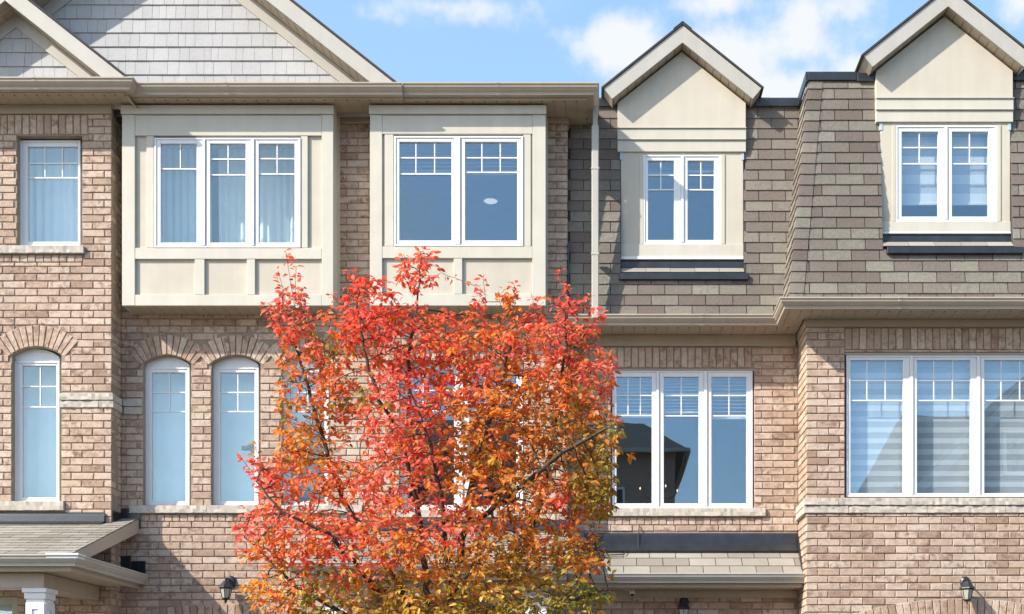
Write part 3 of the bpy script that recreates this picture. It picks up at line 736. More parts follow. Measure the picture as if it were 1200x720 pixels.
for h_, x_, y_, z_ in ((H1, -4.4, yfB-.021, zgA-.006), (H1, -6.6, yfA-.02, zgA-.006), (H2, -1.2, yfB2-.02, zgB2)): gutter_run(h_, [(x_, y_), (x_+.045, y_)], z_+.0015, sc=1.025)
# frieze boards under the soffits
box('frieze_board', M['taupe'], H1, XL, XA1+.012, YA-.022, YA+.05, Z(134, DA), zE-.002)
box('frieze_board', M['taupe'], H1, X(397, DB), XPARTY, YB-.02, YB+.05, Z(145, DB), zE-.002)
box('frieze_board', M['taupe'], H2, XPARTY+.001, X(433, DB), YB-.02, YB+.05, Z(145, DB), zE-.002)
box('frieze_board', M['taupe'], H2, X(640, DB), XB1+.012, YB-.02, YB+.05, Z(145, DB), zE-.002)
box('frieze_board', M['taupe'], H2, XB1-.01, XB1+.013, YB+.052, .25, Z(145, DB), zE-.002)
# house 3 eaves
yfC, yfD = -.335, -.935
zgC, zgD = Z(373, 14.54), Z(346.7, 13.94); zsC = zsD = 6.272
xcd = X(914, 14.0)
soffit_run(H3, XB1+.01, XD0-.03, yfC+.002, YC-.004, zsC); soffit_run(H3, xcd+.14, XR, yfD+.002, YD-.004, zsD)
soffit_run(H3, xcd+.14, XD0-.03, YD-.002, yfC-.002, zsD)
box('fascia', M['taupe'], H3, XB1+.01, xcd+.12, yfC-.018, yfC, zsC-.012, zgC-.006); box('fascia', M['taupe'], H3, xcd+.12, XR, yfD-.018, yfD, zsD-.012, zgD-.006)
box('fascia', M['taupe'], H3, xcd+.12, xcd+.138, yfD+.002, yfC+.01, zsD-.012, zgC-.006)
gutter_run(H3, [(XB1+.01, yfC-.02), (xcd+.118, yfC-.02), (xcd+.118, yfD-.02), (XR, yfD-.02)], (zgC+zgD)/2+.012)
box('frieze_board', M['taupe'], H3, XB1+.01, XD0-.03, YC-.022, YC+.05, Z(406, DC), zsC-.002); box('frieze_board', M['taupe'], H3, XD0-.022, XR, YD-.022, YD+.05, Z(383.5, DD), zsD-.002)
box('frieze_board', M['taupe'], H3, XD0-.022, XD0+.02, YD+.052, YC-.024, Z(383.5, DD), zsD-.002)

for x_, y_ in ((1.25, yfC-.02), (3.5, yfD-.02)): gutter_run(H3, [(x_, y_), (x_+.045, y_)], (zgC+zgD)/2+.0135, sc=1.025)

# ------------------------------------------------------------------ shingled and shake-sided patches
def shingle_shape(w, h, t):   # lower edge proud; local x along the course, z up the slope, -y outward
    r = .002
    return [(-w/2, -t, 0), (w/2, -t, 0), (w/2, -.003, h*1.06), (-w/2, -.003, h*1.06), (-w/2+r, 0, 0), (w/2-r, 0, 0), (w/2-r, 0, h*1.06), (-w/2+r, 0, h*1.06)], \
        [(0,1,2,3), (0,4,5,1), (1,5,6,2), (2,6,7,3), (3,7,4,0)]
class Pieces:
    def __init__(s, part, kind, name, w, h, t):
        s.part, s.kind, s.name, s.w, s.h = part, kind, name, w, h
        v, f = shingle_shape(w, h, t); s.me = mesh_from(v, f, M[kind+'0'], name)
        s.shape = (v, f); s.n = 0; s.rest = MB()
    def put(s, o, ud, vd, nd, u, v, w, limit=285, jit=.004):
        ud = Vector(ud).normalized(); vd = Vector(vd).normalized(); nd = Vector(nd)
        p = Vector(o)+ud*u+vd*v+nd*random.uniform(0, jit*.5)
        m = Matrix((( ud.x, -nd.x, vd.x, p.x), (ud.y, -nd.y, vd.y, p.y), (ud.z, -nd.z, vd.z, p.z), (0,0,0,1)))
        m = m @ Matrix.Rotation(random.uniform(-.004, .004), 4, 'Y') @ Matrix.Diagonal((w/s.w, 1, 1+random.uniform(-.012, .012), 1))
        if s.n < limit:
            ob = link(s.name, s.me, s.part); ob.matrix_local = m; s.n += 1
        else: s.rest.add([m @ Vector(q) for q in s.shape[0]], s.shape[1])
    def finish(s):
        if s.rest.v: s.rest.build(s.name+'_field', M[s.kind+'1'], s.part, kind='stuff')
def courses(P, o, ud, vd, nd, v1, span, pitch_u, gap, holes=(), vary=0, v0=0.0, offs=.5):
    """span(v)->(u0,u1); holes (u0,u1,v0,v1)"""
    k = 0; v = v0
    while v < v1-.02:
        vm = v+P.h*.5; u0, u1 = span(vm); iv = [(u0, u1)]
        for h in holes:
            if h[2] < vm < h[3]:
                nx = []
                for a, b in iv:
                    if h[1] <= a or h[0] >= b: nx.append((a, b)); continue
                    if h[0] > a: nx.append((a, h[0]))
                    if h[1] < b: nx.append((h[1], b))
                iv = nx
        u = math.floor(u0/pitch_u)*pitch_u-pitch_u*(1+(k % 2)*offs)
        while u < u1:
            w = pitch_u*(random.choice((.55, .75, .9, 1.0, 1.15, 1.4)) if vary else 1)
            for a, b in iv:
                p, q = max(a, u), min(b, u+w-gap)
                if q-p > .025: P.put(o, ud, vd, nd, (p+q)/2, v, q-p)
            u += w
        v += P.h; k += 1
# mansard of house 3
zCb, zDb, zTop = zgC-.06, zgD-.06, Z(122, 14.92)
dy = .25
def plane(z0): 
    s = Vector((0, dy, zTop-z0)); return s.normalized(), s.length
vC, lC = plane(zCb); vD, lD = plane(zDb)
nC = Vector((0, -vC.z, vC.y)); nD = Vector((0, -vD.z, vD.y))
yC0, yD0 = -.33, -.93
xhb, xht = X(925, 15+yD0), X(949, 15+yD0+dy)       # hip line of the projecting mansard
D1w, D2w = 14.83, 14.23                             # dormer faces
d1 = (X(727, D1w), X(871, D1w)); d2 = (X(1032, D2w), X(1184, D2w))
def vat(z, z0, v): return (z-z0)/v.z
h1 = (d1[0], d1[1], vat(Z(325, 14.71), zCb, vC), 9); h2 = (d2[0], d2[1], vat(Z(295, 14.1), zDb, vD), 9)
roof = sheet([(d1[0]-.002, d1[1]+.002, h1[2]+.03, lC)], XB1, xht+.02, 0, lC, lambda u, v, d: (u, yC0+vC.y*v+d, zCb+vC.z*v), .16, M['roofdark'], 'mansard_roof', H3)
roof2 = sheet([(d2[0]-.002, d2[1]+.002, h2[2]+.03, lD)], xht, XR, 0, lD, lambda u, v, d: (u, yD0+vD.y*v+d, zDb+vD.z*v), .16, M['roofdark'], 'mansard_roof', H3)
MB().add([(xhb, yD0+.002, zDb), (xht, yD0+dy+.002, zTop), (xht, yC0+dy+.05, zTop), (xhb, yC0+.05, zDb),
          (xht+.1, yD0+dy+.06, zTop), (xht+.1, yC0+dy+.05, zTop), (xht+.1, yC0+.05, zDb), (xht+.1, yD0+.06, zDb)],
         [(0,1,2,3), (1,4,5,2), (0,3,6,7), (0,7,4,1), (3,2,5,6), (7,6,5,4)]).build('mansard_cheek', M['roofdark'], H3)
SH = .1335; SW = .333
sC = Pieces(roof, 'shingle', 'shingle', SW, SH, .015); sD = Pieces(roof2, 'shingle', 'shingle', SW, SH, .015)
slope = (xht-xhb)/lD
courses(sC, (0, yC0, zCb), (1,0,0), vC, nC, lC-.03, lambda v: (XB1+.005, xhb+slope*v), SW, .009, [h1])
courses(sD, (0, yD0, zDb), (1,0,0), vD, nD, lD-.03, lambda v: (xhb+slope*v+.02, XR), SW, .009, [h2])
# cheek face of the projecting mansard
cu = Vector((0, -1, 0)); cv = Vector((xht-xhb, 0, zTop-zDb)).normalized(); cn = Vector((-cv.z, 0, cv.x))
courses(sC, (xhb, 0, zDb), (0,-1,0), cv, cn, lD-.03, lambda v: (-(yC0+vC.y*v)+.0, -(yD0+vD.y*v)-.01), SW, .009)
sC.finish(); sD.finish()
# hip caps: folded shingles
hipd = Vector((xht-xhb, dy, zTop-zDb)); hl = hipd.length; hipd.normalize()
cap_n = (nD+cn).normalized(); wv = .155
a1 = Vector((1, 0, 0)); a2 = Vector((0, 1, 0))
def cap_mesh():
    def P_(s, t, v, lift): 
        side = a1 if s > 0 else a2
        return tuple(side*abs(s)*wv + hipd*v + (nD if s > 0 else cn)*lift*1.0 + (cap_n*lift*.4 if s == 0 else Vector()))
    lo, hi = .024, .012; v = []
    for (vv, l) in ((0, lo), (SH*1.05, hi)):
        v += [tuple(a2*wv+hipd*vv+cn*l), tuple(a2*.03+hipd*vv+cn*l*1.05+nD*.002), tuple(hipd*vv+cap_n*l*1.25), tuple(a1*.03+hipd*vv+nD*l*1.05+cn*.002), tuple(a1*wv+hipd*vv+nD*l)]
    for (vv, l) in ((0, 0),):
        v += [tuple(a2*wv+cn*.004), tuple(a2*.03+cn*.004), tuple(cap_n*.004), tuple(a1*.03+nD*.004), tuple(a1*wv+nD*.004)]
    v += [tuple(a2*wv+hipd*SH*1.05+cn*.004), tuple(a1*wv+hipd*SH*1.05+nD*.004)]
    f = [(i, i+1, i+6, i+5) for i in range(4)]+[(i, i+10, i+11, i+1) for i in range(4)]+[(0, 5, 15, 10), (4, 14, 16, 9)]
    return mesh_from(v, f, M['shingle0'], 'hip_shingle')
cm = cap_mesh(); vv = 0.0
while vv < hl-.05:
    o = link('hip_shingle', cm, roof2); o.location = Vector((xhb, yD0, zDb))+hipd*vv; vv += SH
# parapet caps
def capbox(x0, x1, y, z, n=0):
    if not n:
        n = max(1, int((x1-x0)/.55)); w = (x1-x0)/n
        for i in range(n): capbox(x0+i*w, x0+(i+1)*w-.004, y+random.uniform(-.008, .008), z+random.uniform(-.010, .014), 1)
        return
    MB().prism([(y-.045, z-.075), (y-.035, z-.075), (y-.02, z-.01), (y+.3, z+.02), (y+.3, z+.05), (y-.03, z+.035), (y-.05, z+.02)], x0, x1, 'x').build('parapet_cap', M['black'], H3, .004)
capbox(XB1, xht+.0, yC0+dy, zTop+.02); capbox(xht-.03, XR, yD0+dy, zTop+.024)
MB().prism([(yD0+dy-.04, zTop-.05), (yC0+dy, zTop-.06), (yC0+dy, zTop+.05), (yD0+dy-.04, zTop+.062)], xht-.055, xht-.031, 'x').build('parapet_cap', M['black'], H3)
MB().box(XB1+.01, XR-.02, yC0+dy+.1, 8, zTop-.05, zTop).build('flat_roof', M['roofdark'], H3)
box('side_wall', M['darkbrick'], H3, XR-.02, XR, YD+.3, 8, 0, zTop-.06)

# ---- dormers
def make_dormer(D, wx0, wx1, bx0, bx1, apex, eave_y, wl, win, lites, base_y, app, fl2, mans_y, left_tape):
    """wl: pixel rows (wall apex, gable bottom, trim1, trim2); measured at the dormer face"""
    Y = D-15; Df = D-.165; Yf = Df-15
    x0, x1 = X(wx0, D), X(wx1, D); cx = (x0+x1)/2; b0, b1 = X(bx0, D), X(bx1, D)
    zs = Z(wl[1], D); zap = Z(wl[0], D); tan = .80
    back = mans_y+.55
    # lower body with the window hole
    w0, w1, wz0, wz1 = X(lites[0][0], D)-.008, X(lites[-1][1], D)+.008, Z(win[1], D), Z(win[0], D)
    zb = Z(base_y, D)
    dm = sheet([(w0, w1, wz0, wz1)], b0, b1, zb, Z(wl[3], D)+.02, lambda u, v, d: (u, Y+d, v), .06, M['stucco'], 'dormer', H3)
    for s, xa in ((0, b0), (1, b1)):
        MB().box(xa if not s else xa-.05, xa+.05 if not s else xa, Y+.061, back, zb, Z(wl[3], D)+.02).build('cheek', M['stucco'], dm)
    # gable block
    gz = zs
    ze = zap-(x1-x0)/2*tan
    MB().prism([(x0, gz), (x1, gz), (x1, ze), (cx, zap), (x0, ze)], Y-.012, back+.1, 'y').build('gable', M['stucco'], dm, .002)
    box('trim_board', M['cream'], dm, x0-.003, x1+.003, Y-.030, back, Z(wl[2], D), gz-.006); box('trim_board', M['cream'], dm, x0-.001, x1+.001, Y-.022, back, Z(wl[3], D), Z(wl[2], D)-.007)
    box('drip_flashing', M['rake'], dm, x0-.008, x1+.008, Y-.044, Y+.02, gz-.005, gz+.007, .002); box('drip_flashing', M['rake'], dm, x0-.006, x1+.006, Y-.040, Y+.02, Z(wl[2], D)-.006, Z(wl[2], D)+.002-.003, .001)
    box('sill_board', M['cream'], dm, b0-.004, b1+.004, Y-.016, Y-.001, Z(app[0], D), wz0-.004); box('sill_lip', M['vinyl'], dm, b0-.004, b1+.004, Y-.028, Y-.002, zb, Z(app[0], D)-.003)
    box('window_casing', M['stucco'], dm, w0-.05, w0-.004, Y-.010, Y-.001, wz0, wz1); box('window_casing', M['stucco'], dm, w1+.004, w1+.05, Y-.010, Y-.001, wz0, wz1)
    # rakes
    ca = math.cos(math.atan(tan)); sa = math.sin(math.atan(tan)); fw = .165
    zin = zap+.03      # underside line of the roof soffit at the axis
    half_out = (X(eave_y[1], Df)-X(eave_y[0], Df))/2
    for s in (-1, 1):
        def pt(dist_axis, up): return (cx+s*dist_axis, zin-dist_axis*tan+up)
        L = half_out-.10
        e0 = (pt(0, 0), pt(L, 0)); n_ = Vector((s*sa, 0, ca))
        def off(p, d): return (p[0]+n_.x*d, p[1]+n_.z*d)
        A, B = e0; Cc = off(B, fw); T = (cx, zin+fw/ca)
        MB().prism([A, B, Cc, T], Yf, Yf+.022, 'y').build('rake_board', M['rake'], dm, .002)
        MB().prism([A, B, off(B, .012), (cx, zin+.012/ca)], Yf+.023, Yf+.033, 'y').build('rake_lip', M['rake'], dm)
        # eave-end fascia going back
        MB().prism([(B[0], B[1]), (Cc[0], Cc[1]), (Cc[0]-s*ca*.02, Cc[1]+sa*.02), (B[0]-s*ca*.02, B[1]+sa*.02)], Yf+.023, back, 'y').build('eave_fascia', M['taupe'], dm)
        # soffit panels between fascia and wall: across the slope
        m = max(1, int(L/ca/.115)); st = L/m
        MB().prism([pt(0, .014), pt(L-.02, .014), pt(L-.02, .022), pt(0, .022)], Yf+.03, back, 'y').build('soffit', M['gap'], dm)
        for i in range(m):
            a, b = i*st+.003, (i+1)*st-.003
            if i == m-1: b -= .02
            MB().prism([pt(a, 0), pt(b, 0), pt(b, .013), pt(a, .013)], Yf+.034, back, 'y').build('soffit_panel', M['soffit'], dm)
        # shingled roof slab
        E = off(B, fw+.004); E2 = (E[0]+s*ca*.02, E[1]-sa*.02); T1 = (cx, zin+(fw+.004)/ca); T2 = (cx, zin+(fw+.028)/ca); E3 = off(E2, .024)
        MB().prism([T1, E2, E3, T2], Yf-.014, back+1.2, 'y').build('dormer_roof', M['roofdark'], dm, .003)
    MB().prism([(cx-.11, zin+(fw+.026)/ca-.088), (cx, zin+(fw+.026)/ca+.0), (cx+.11, zin+(fw+.026)/ca-.088), (cx+.112, zin+(fw+.026)/ca-.078), (cx, zin+(fw+.026)/ca+.012), (cx-.112, zin+(fw+.026)/ca-.078)], Yf-.018, back+1.2, 'y').build('ridge_cap', M['roofdark'], dm)
    # apron: flashing, a course of shingles, lower flashing strip
    zf0, zf1 = Z(app[2], D), Z(app[1], D)
    MB().prism([(Y-.004, zf1), (Y-.012, zf1), (Y-.03, zf0+.02), (Y-.062, zf0), (Y-.05, zf0-.006), (Y-.004, zf0)], b0-.004, b1+.004, 'x').build('apron_flashing', M['black'], dm, .002)
    zq = Z(app[3], D); ap = MB().prism([(Y-.055, zf0-.008), (Y-.13, zq), (Y+.05, zq), (Y+.05, zf0-.008)], b0-.003, b1+.003, 'x').build('apron', M['roofdark'], dm)
    n = 5; w = (b1-b0)/n; vd = Vector((0, .075, zf0-.008-zq)); hh = vd.length; P = Pieces(ap, 'porchshingle', 'shingle', w, hh, .008); vdn = vd.normalized()
    for i in range(n): P.put((0, Y-.13, zq), (1,0,0), vdn, Vector((0, -vdn.z, vdn.y)), b0+(i+.5)*w, 0, w-.004)
    x0s, x1s = X(fl2[0], D), X(fl2[1], D)
    MB().prism([(Y-.150, Z(fl2[2], D)), (Y-.165, Z(fl2[2], D)-.006), (Y-.165, Z(fl2[3], D)), (Y+.05, Z(fl2[3], D)), (Y+.05, Z(fl2[2], D))], x0s, x1s, 'x').build('apron_flashing', M['black'], dm, .004)
    for xx in (b0-.012, b1-.022): box('membrane_tape', M['tape'], dm, xx, xx+.034, Y-.006, Y+.03, Z(wl[3]+9, D), Z(wl[3], D)-.004, .001)
    make_window(H3, D-.006, win[0], win[1], win[2], win[3], lites)
    room(H3, b0+.06, b1-.06, Y+.1, 3.0, zb-.3, Z(wl[3], D)+.1)
make_dormer(D1w, 723.8, 873.8, 727.7, 870.7, 0, (707, 891), (61.5, 151.8, 164.8, 178.8), (181.5, 286.5, 188, 281), [(755, 798.5, 759.5, 790, [774.5], [204.5, 221.5]), (801, 844, 806, 837, [821.5], [204.5, 221.5])],
    305, (301, 307, 316, 324), (725, 875, 325, 333), yC0, True)
make_dormer(D2w, 1026.5, 1186.5, 1032, 1183.5, 0, (1009, 1206), (20, 117, 129.8, 144), (147, 260, 154, 253.5), [(1051, 1107.5, 1057, 1100, [1078], [172, 191]), (1110, 1167, 1116, 1159, [1137], [172, 191])],
    275, (272.5, 276.5, 285.5, 294), (1036, 1194, 295, 303), yD0, True)
shade('pale blind lowered most of the way behind the left light of the right dormer', 1053, 1104, 150, 238, 14.23-15+.16, bands=8, cat='blind')
shade('pale blind lowered most of the way behind the right light of the right dormer', 1112, 1163, 150, 238, 14.23-15+.16, bands=8, cat='blind')
shade('white blind raised to the top behind the left light of the left dormer', 757, 793, 184, 204, 14.83-15+.16, slats=5, cat='blind')
shade('white blind raised to the top behind the right light of the left dormer', 803, 841, 184, 200, 14.83-15+.16, slats=4, cat='blind')

# ---- downspout
dsx = X(697.5, 14.55); dsy = -.45
dp = MB()
dp.box(dsx-.043, dsx+.043, dsy-.035, dsy+.035, Z(374, 14.55), Z(148, 14.55)).box(dsx-.03, dsx+.03, dsy-.02, dsy+.05, Z(149, 14.55), zgB2-.08)
dso = dp.build('downspout', M['rake'], H2, .008)
for q in (200, 300): box('strap', M['rake'], dso, dsx-.05, dsx+.05, dsy-.039, dsy+.12, Z(q, 14.55), Z(q, 14.55)+.025)
box('wall_flashing', M['black'], H2, XB1+.002, XB1+.02, YB-.02, YB+.03, Z(362, DB), Z(284, DB))

# ------------------------------------------------------------------ shake gables of house 1
def make_gable(Dw, Df, apx, z_in_px, x_in_px, zbase, tan, trim_h, left_cut, right_cut, lim):
    """the soffit line passes photo point (x_in_px, z_in_px) at depth Df; apx: axis pixel at the wall"""
    Yw, Yf = Dw-15, Df-15; cx = X(apx, Dw)
    zin = Z(z_in_px, Df)+(X(x_in_px, Df)-cx)*tan          # soffit underside at the axis
    W = (zin-zbase)/tan
    gb = MB().prism([(max(cx-W, left_cut), zbase), (cx+W, zbase), (cx, zin), (max(cx-W, left_cut), zin-(cx-max(cx-W, left_cut))*tan)], Yw+.012, Yw+.1, 'y').build('gable_wall', M['mortar'], H1)
    P = Pieces(gb, 'shake', 'shake', .15, .17, .016)
    ca = math.cos(math.atan(tan)); sa = math.sin(math.atan(tan)); tr = trim_h
    def sp(v):
        w = W-(v+.035)/tan; return (max(cx-w, left_cut), cx+w)
    courses(P, (0, Yw+.006, zbase-.05), (1,0,0), (0,0,1), (0,-1,0), zin-tr/ca-zbase, sp, .155, .003, vary=1, offs=.37)
    P.finish()
    fw = .17
    for s in (-1, 1):
        L = W+.02
        if s < 0: L = min(L, cx-left_cut)
        def pt(d, up): return (cx+s*d, zin-d*tan+up)
        n_ = (s*sa, ca)
        def off(p, d): return (p[0]+n_[0]*d, p[1]+n_[1]*d)
        MB().prism([pt(0, 0), pt(L, 0), off(pt(L, 0), fw), (cx, zin+fw/ca)], Yf, Yf+.022, 'y').build('rake_board', M['rake'], gb, .003)
        MB().prism([pt(0, -tr/ca), pt(L, -tr/ca), pt(L, -.002), pt(0, -.002)], Yw-.022, Yw+.02, 'y').build('rake_trim', M['rake'], gb, .003)
        MB().prism([pt(0, .016), pt(L, .016), pt(L, .026), pt(0, .026)], Yf+.024, Yw+.05, 'y').build('soffit', M['gap'], gb)
        st = .105; d = .002
        while d < L-.03:
            MB().prism([pt(d, 0), pt(d+st-.006, 0), pt(d+st-.006, .013), pt(d, .013)], Yf+.024, Yw+.02, 'y').build('soffit_panel', M['soffit'], gb)
            d += st
        MB().prism([(cx, zin+(fw+.004)/ca), off(pt(L+.02, 0), fw+.004), off(pt(L+.02, 0), fw+.028), (cx, zin+(fw+.028)/ca)], Yf-.012, 5.0, 'y').build('gable_roof', M['roofdark'], gb, .003)
    return gb
make_gable(14.4, 14.12, 19.3, 87.5, 115.5, zgA-.12, .79, .13, XL, 0, 80)
make_gable(14.58, 14.25, 180, 93.3, 430, zgB-.12, .79, .14, XL, 0, 180)
# main roof behind the eave (low pitch) and shell
MB().add([(XL, yfB, zgB-.03), (xe+.1, yfB, zgB-.03), (xe+.1, .3, zgB-.03), (xe-1.5, 4, zgB+1.2), (XL, 4, zgB+1.2), (XL, 8, zgB-.03), (xe+.1, 8, zgB-.03)],
         [(0,1,2), (0,2,3,4), (4,3,6,5), (2,6,3)]).build('main_roof', M['roofdark'], H2)
for h, a, b in ((H1, XL, XPARTY), (H2, XPARTY, XB1), (H3, XB1, XR)):
    box('back_wall', M['darkbrick'], h, a, b-.01, 7.8, 8, 0, zE-.02)
box('side_wall', M['darkbrick'], H1, XL-.2, XL, YA, 8, 0, zE-.02)

# ------------------------------------------------------------------ porch roofs
def shed_roof(house, x0, x1, yb, zb_, yf, zf, rows_n, shw, limit, kind='porchshingle', name='porch_roof'):
    v = Vector((0, yb-yf, zb_-zf)); l = v.length; vd = v.normalized(); nd = Vector((0, -vd.z, vd.y))
    rf = MB().prism([(yf, zf), (yb, zb_), (yb, zb_-.04), (yf, zf-.03)], x0, x1-.024, 'x').build(name, M['roofdark'], house)
    P = Pieces(rf, kind, 'shingle', shw, l/rows_n, .012)
    courses(P, (0, yf-.02, zf-.01), (1,0,0), vd, nd, l, lambda q: (x0, x1), shw, .008)
    P.finish(); return rf
# left porch (house 1)
px1 = X(163.5, 14.7)                                     # right edge in the world
yE = -2.20; zPe = Z(649, 15+yE); zPt = Z(613.5, DA)
rise = (zPt-zPe)/(YA-yE)
shed_roof(H1, XL, px1, YA-.01, zPt, yE, zPe, 12, .333, 120)
shed_roof(H1, XA1+.02, px1, YB-.01, zPt+rise*.3, YA-.012, zPt-.0, 2, .333, 20)
pbz = zPe-.13
rk = MB().prism([(yE+.03, zPe+.004), (YB-.01, zPe+.004+rise*(YB-.04-yE)), (YB-.01, zPe-.165+rise*(YB-.04-yE)), (yE+.03, zPe-.13)], px1-.022, px1-.001, 'x').build('porch_rake', M['taupe'], H1, .003)
gutter_run(H1, [(XL, yE), (px1-.0, yE), (px1-.0, YB-.02)], zPe-.02, mat='rake')
gcx, gcy = px1, yE
gutter_run(H1, [(px1-.22, yE+.004), (px1-.004, yE+.004), (px1-.004, yE+.06)], zPe-.012, sc=1.06, mat='vinyl').name = 'gutter_corner'
box('porch_fascia', M['taupe'], H1, XL, px1-.003, yE+.004, yE+.028, zPe-.19, zPe-.02); box('porch_fascia', M['taupe'], H1, px1-.028, px1-.003, yE+.03, YB-.02, zPe-.19, zPe-.132)
soffit_run(H1, XL, px1-.03, yE+.03, YA-.01, zPe-.185)
bx = X(51.5, 12.95); ybm = 12.95-15; zbt, zbb = zPe-.19, Z(689, 12.95)
box('porch_beam', M['taupe'], H1, XL, bx, ybm, ybm+.28, zbb, zbt, .004); box('porch_beam', M['taupe'], H1, bx-.28, bx-.001, ybm+.282, YA-.01, zbb+.001, zbt, .004)
def column(house, x0, x1, y0, y1, ztop):
    c = MB(); xm = (x0+x1)/2; ym = (y0+y1)/2; w = (x1-x0)/2; d = (y1-y0)/2
    cl = MB().box(x0, x1, y0, y1, .3, ztop-.12).build('column', M['column'], house, .004)
    for k, (e, a, b) in enumerate(((.016, .12, .05), (.034, .051, .001))): box('capital', M['column'], cl, x0-e, x1+e, y0-e, y1+e, ztop-a, ztop-b, .005)
    for s in (-1, 1):
        box('panel_stile', M['column'], cl, xm+s*(w-.035)-.035, xm+s*(w-.035)+.035, y0-.014, y0-.001, .5, ztop-.16); box('panel_stile', M['column'], cl, x1+.001, x1+.014, ym+s*(d-.035)-.035, ym+s*(d-.035)+.035, .5, ztop-.16)
    box('panel_rail', M['column'], cl, x0+.072, x1-.072, y0-.014, y0-.001, ztop-.23, ztop-.16); box('panel_rail', M['column'], cl, x1+.001, x1+.014, y0+.072, y1-.072, ztop-.23, ztop-.16)
    return cl
cw = X(52, 12.95)-X(29, 12.95)
column(H1, X(29, 12.95), X(51, 12.95), ybm+.03, ybm+.03+cw, zbb)
# wall flashing above the left porch roof
MB().prism([(YA-.012, Z(600.5, DA)), (YA-.03, Z(603, DA)), (YA-.035, Z(605, DA)), (YA-.05, zPt+.015), (YA-.14, zPt-.025), (YA-.10, zPt-.04), (YA-.012, zPt-.02)], XL, X(124, DA), 'x').build('wall_flashing', M['black'], H1, .003)
box('wall_flashing', M['black'], H1, XA1+.004, X(165, DB), YB-.012, YB+.02, Z(620, DB), Z(596, DB)); box('wall_flashing', M['black'], H1, XA1+.003, XA1+.014, YA, YB-.012, Z(618, DA), Z(598, DA))
for (a, b, c, d) in ((121, 135, 646, 666), (133, 154, 652, 668), (150, 171, 658, 672)):
    box('step_flashing', M['black'], H1, X(a, DB), X(b, DB), YB-.018-.002*(a % 3), YB+.004, Z(d, DB), Z(c, DB))
# front door of house 1, under the porch
fr = MB(); a, b, c, d = opDoor; Yd = YA+.08
fr.box(b-.10, b, Yd, Yd+.1, c, d).box(a, a+.1, Yd, Yd+.1, c, d).box(a+.1, b-.1, Yd+.001, Yd+.1, d-.09, d).box(b-.62, b-.52, Yd+.001, Yd+.1, c, d-.09)
df = fr.build('door_frame', M['door'], H1, .004)
box('sidelight', M['glass'], df, b-.52, b-.10, Yd+.04, Yd+.046, c+.1, d-.09, 0); box('door', M['darkbrick'], df, a+.1, b-.62, Yd+.04, Yd+.08, c, d-.09)
MB().box(a, b, Yd+.11, Yd+.16, c, d).build('hall_blind', M['curtain'], df)
# porch of house 2, mostly behind the tree
x0p, x1p = X(352, 12.8), X(664, 12.8); zQe, zQt = Z(657, 12.75), Z(622, DB)
shed_roof(H2, x0p, x1p, YB-.01, zQt, yE, zQe, 13, .333, 100)
gutter_run(H2, [(x0p, YB-.02), (x0p, yE), (x1p, yE), (x1p, YB-.02)], zQe-.02, mat='rake')
riseq = (zQt-zQe)/(YB-yE)
for xx in (x0p+.002, x1p-.022): MB().prism([(yE+.03, zQe-.015), (YB-.01, zQt-.015), (YB-.01, zQt-.16), (yE+.03, zQe-.13)], xx, xx+.02, 'x').build('porch_rake', M['taupe'], H2, .003)
box('porch_fascia', M['taupe'], H2, x0p, x1p, yE+.004, yE+.028, zQe-.2, zQe-.02)
soffit_run(H2, x0p, x1p, yE+.03, YB-.01, zQe-.195)
zq0 = Z(697, 12.95)
box('porch_beam', M['taupe'], H2, x0p+.2, x1p-.2, ybm, ybm+.28, zq0, zQe-.2, .004)
for s in (0, 1): box('porch_beam', M['taupe'], H2, x0p+.2 if not s else x1p-.48, x0p+.48 if not s else x1p-.2, ybm+.282, YB-.01, zq0+.001, zQe-.2, .004)
column(H2, x1p-.46, x1p-.22, ybm+.03, ybm+.27, zq0); column(H2, x0p+.22, x0p+.46, ybm+.03, ybm+.27, zq0)
MB().prism([(YB-.012, zQt+.13), (YB-.03, zQt+.1), (YB-.05, zQt+.015), (YB-.13, zQt-.02), (YB-.1, zQt-.035), (YB-.012, zQt-.02)], x0p, x1p, 'x').build('wall_flashing', M['black'], H2, .003)
box('door', M['darkbrick'], H2, opDoor2[0], opDoor2[1], YB+.1, YB+.15, .3, opDoor2[3])
# lean-to roof over the garage of house 3
xl_, xr_ = X(684, 14.5), XD0-.006; zGt, zGe = Z(645.5, 14.95), Z(672.5, 14.62); yGe = -.37
shed_roof(H3, xl_, xr_, YC-.008, zGt+.01, yGe, zGe, 3, .325, 60, name='garage_roof')
gutter_run(H3, [(xl_-.02, yGe-.02), (xr_+.02-.018, yGe-.02)], zGe-.005, sc=.95, mat='rake')
box('fascia', M['taupe'], H3, xl_, xr_, yGe-.018, yGe, zGe-.17, zGe-.02)
soffit_run(H3, xl_, xr_, yGe+.002, YC-.03, zGe-.165)
box('frieze_board', M['taupe'], H3, xl_, xr_, YC-.028, YC-.002, Z(701, DC), zGe-.167)
MB().prism([(YC-.01, Z(625, DC)), (YC-.024, Z(626, DC)), (YC-.03, Z(628, DC)), (YC-.035, Z(639, DC)), (YC-.10, Z(645.5, 14.92)), (YC-.07, Z(649, 14.92)), (YC-.01, Z(646, DC))], xl_, xr_-.01, 'x').build('wall_flashing', M['black'], H3, .003)
MB().prism([(YC-.01, Z(622, DC)), (YC-.02, Z(625, DC)), (yGe+.05, zGe+.10), (yGe+.02, zGe-.01), (yGe+.06, zGe-.01), (YC-.01, Z(645, DC))], xr_-.008, xr_+.003, 'x').build('step_flashing', M['black'], H3)
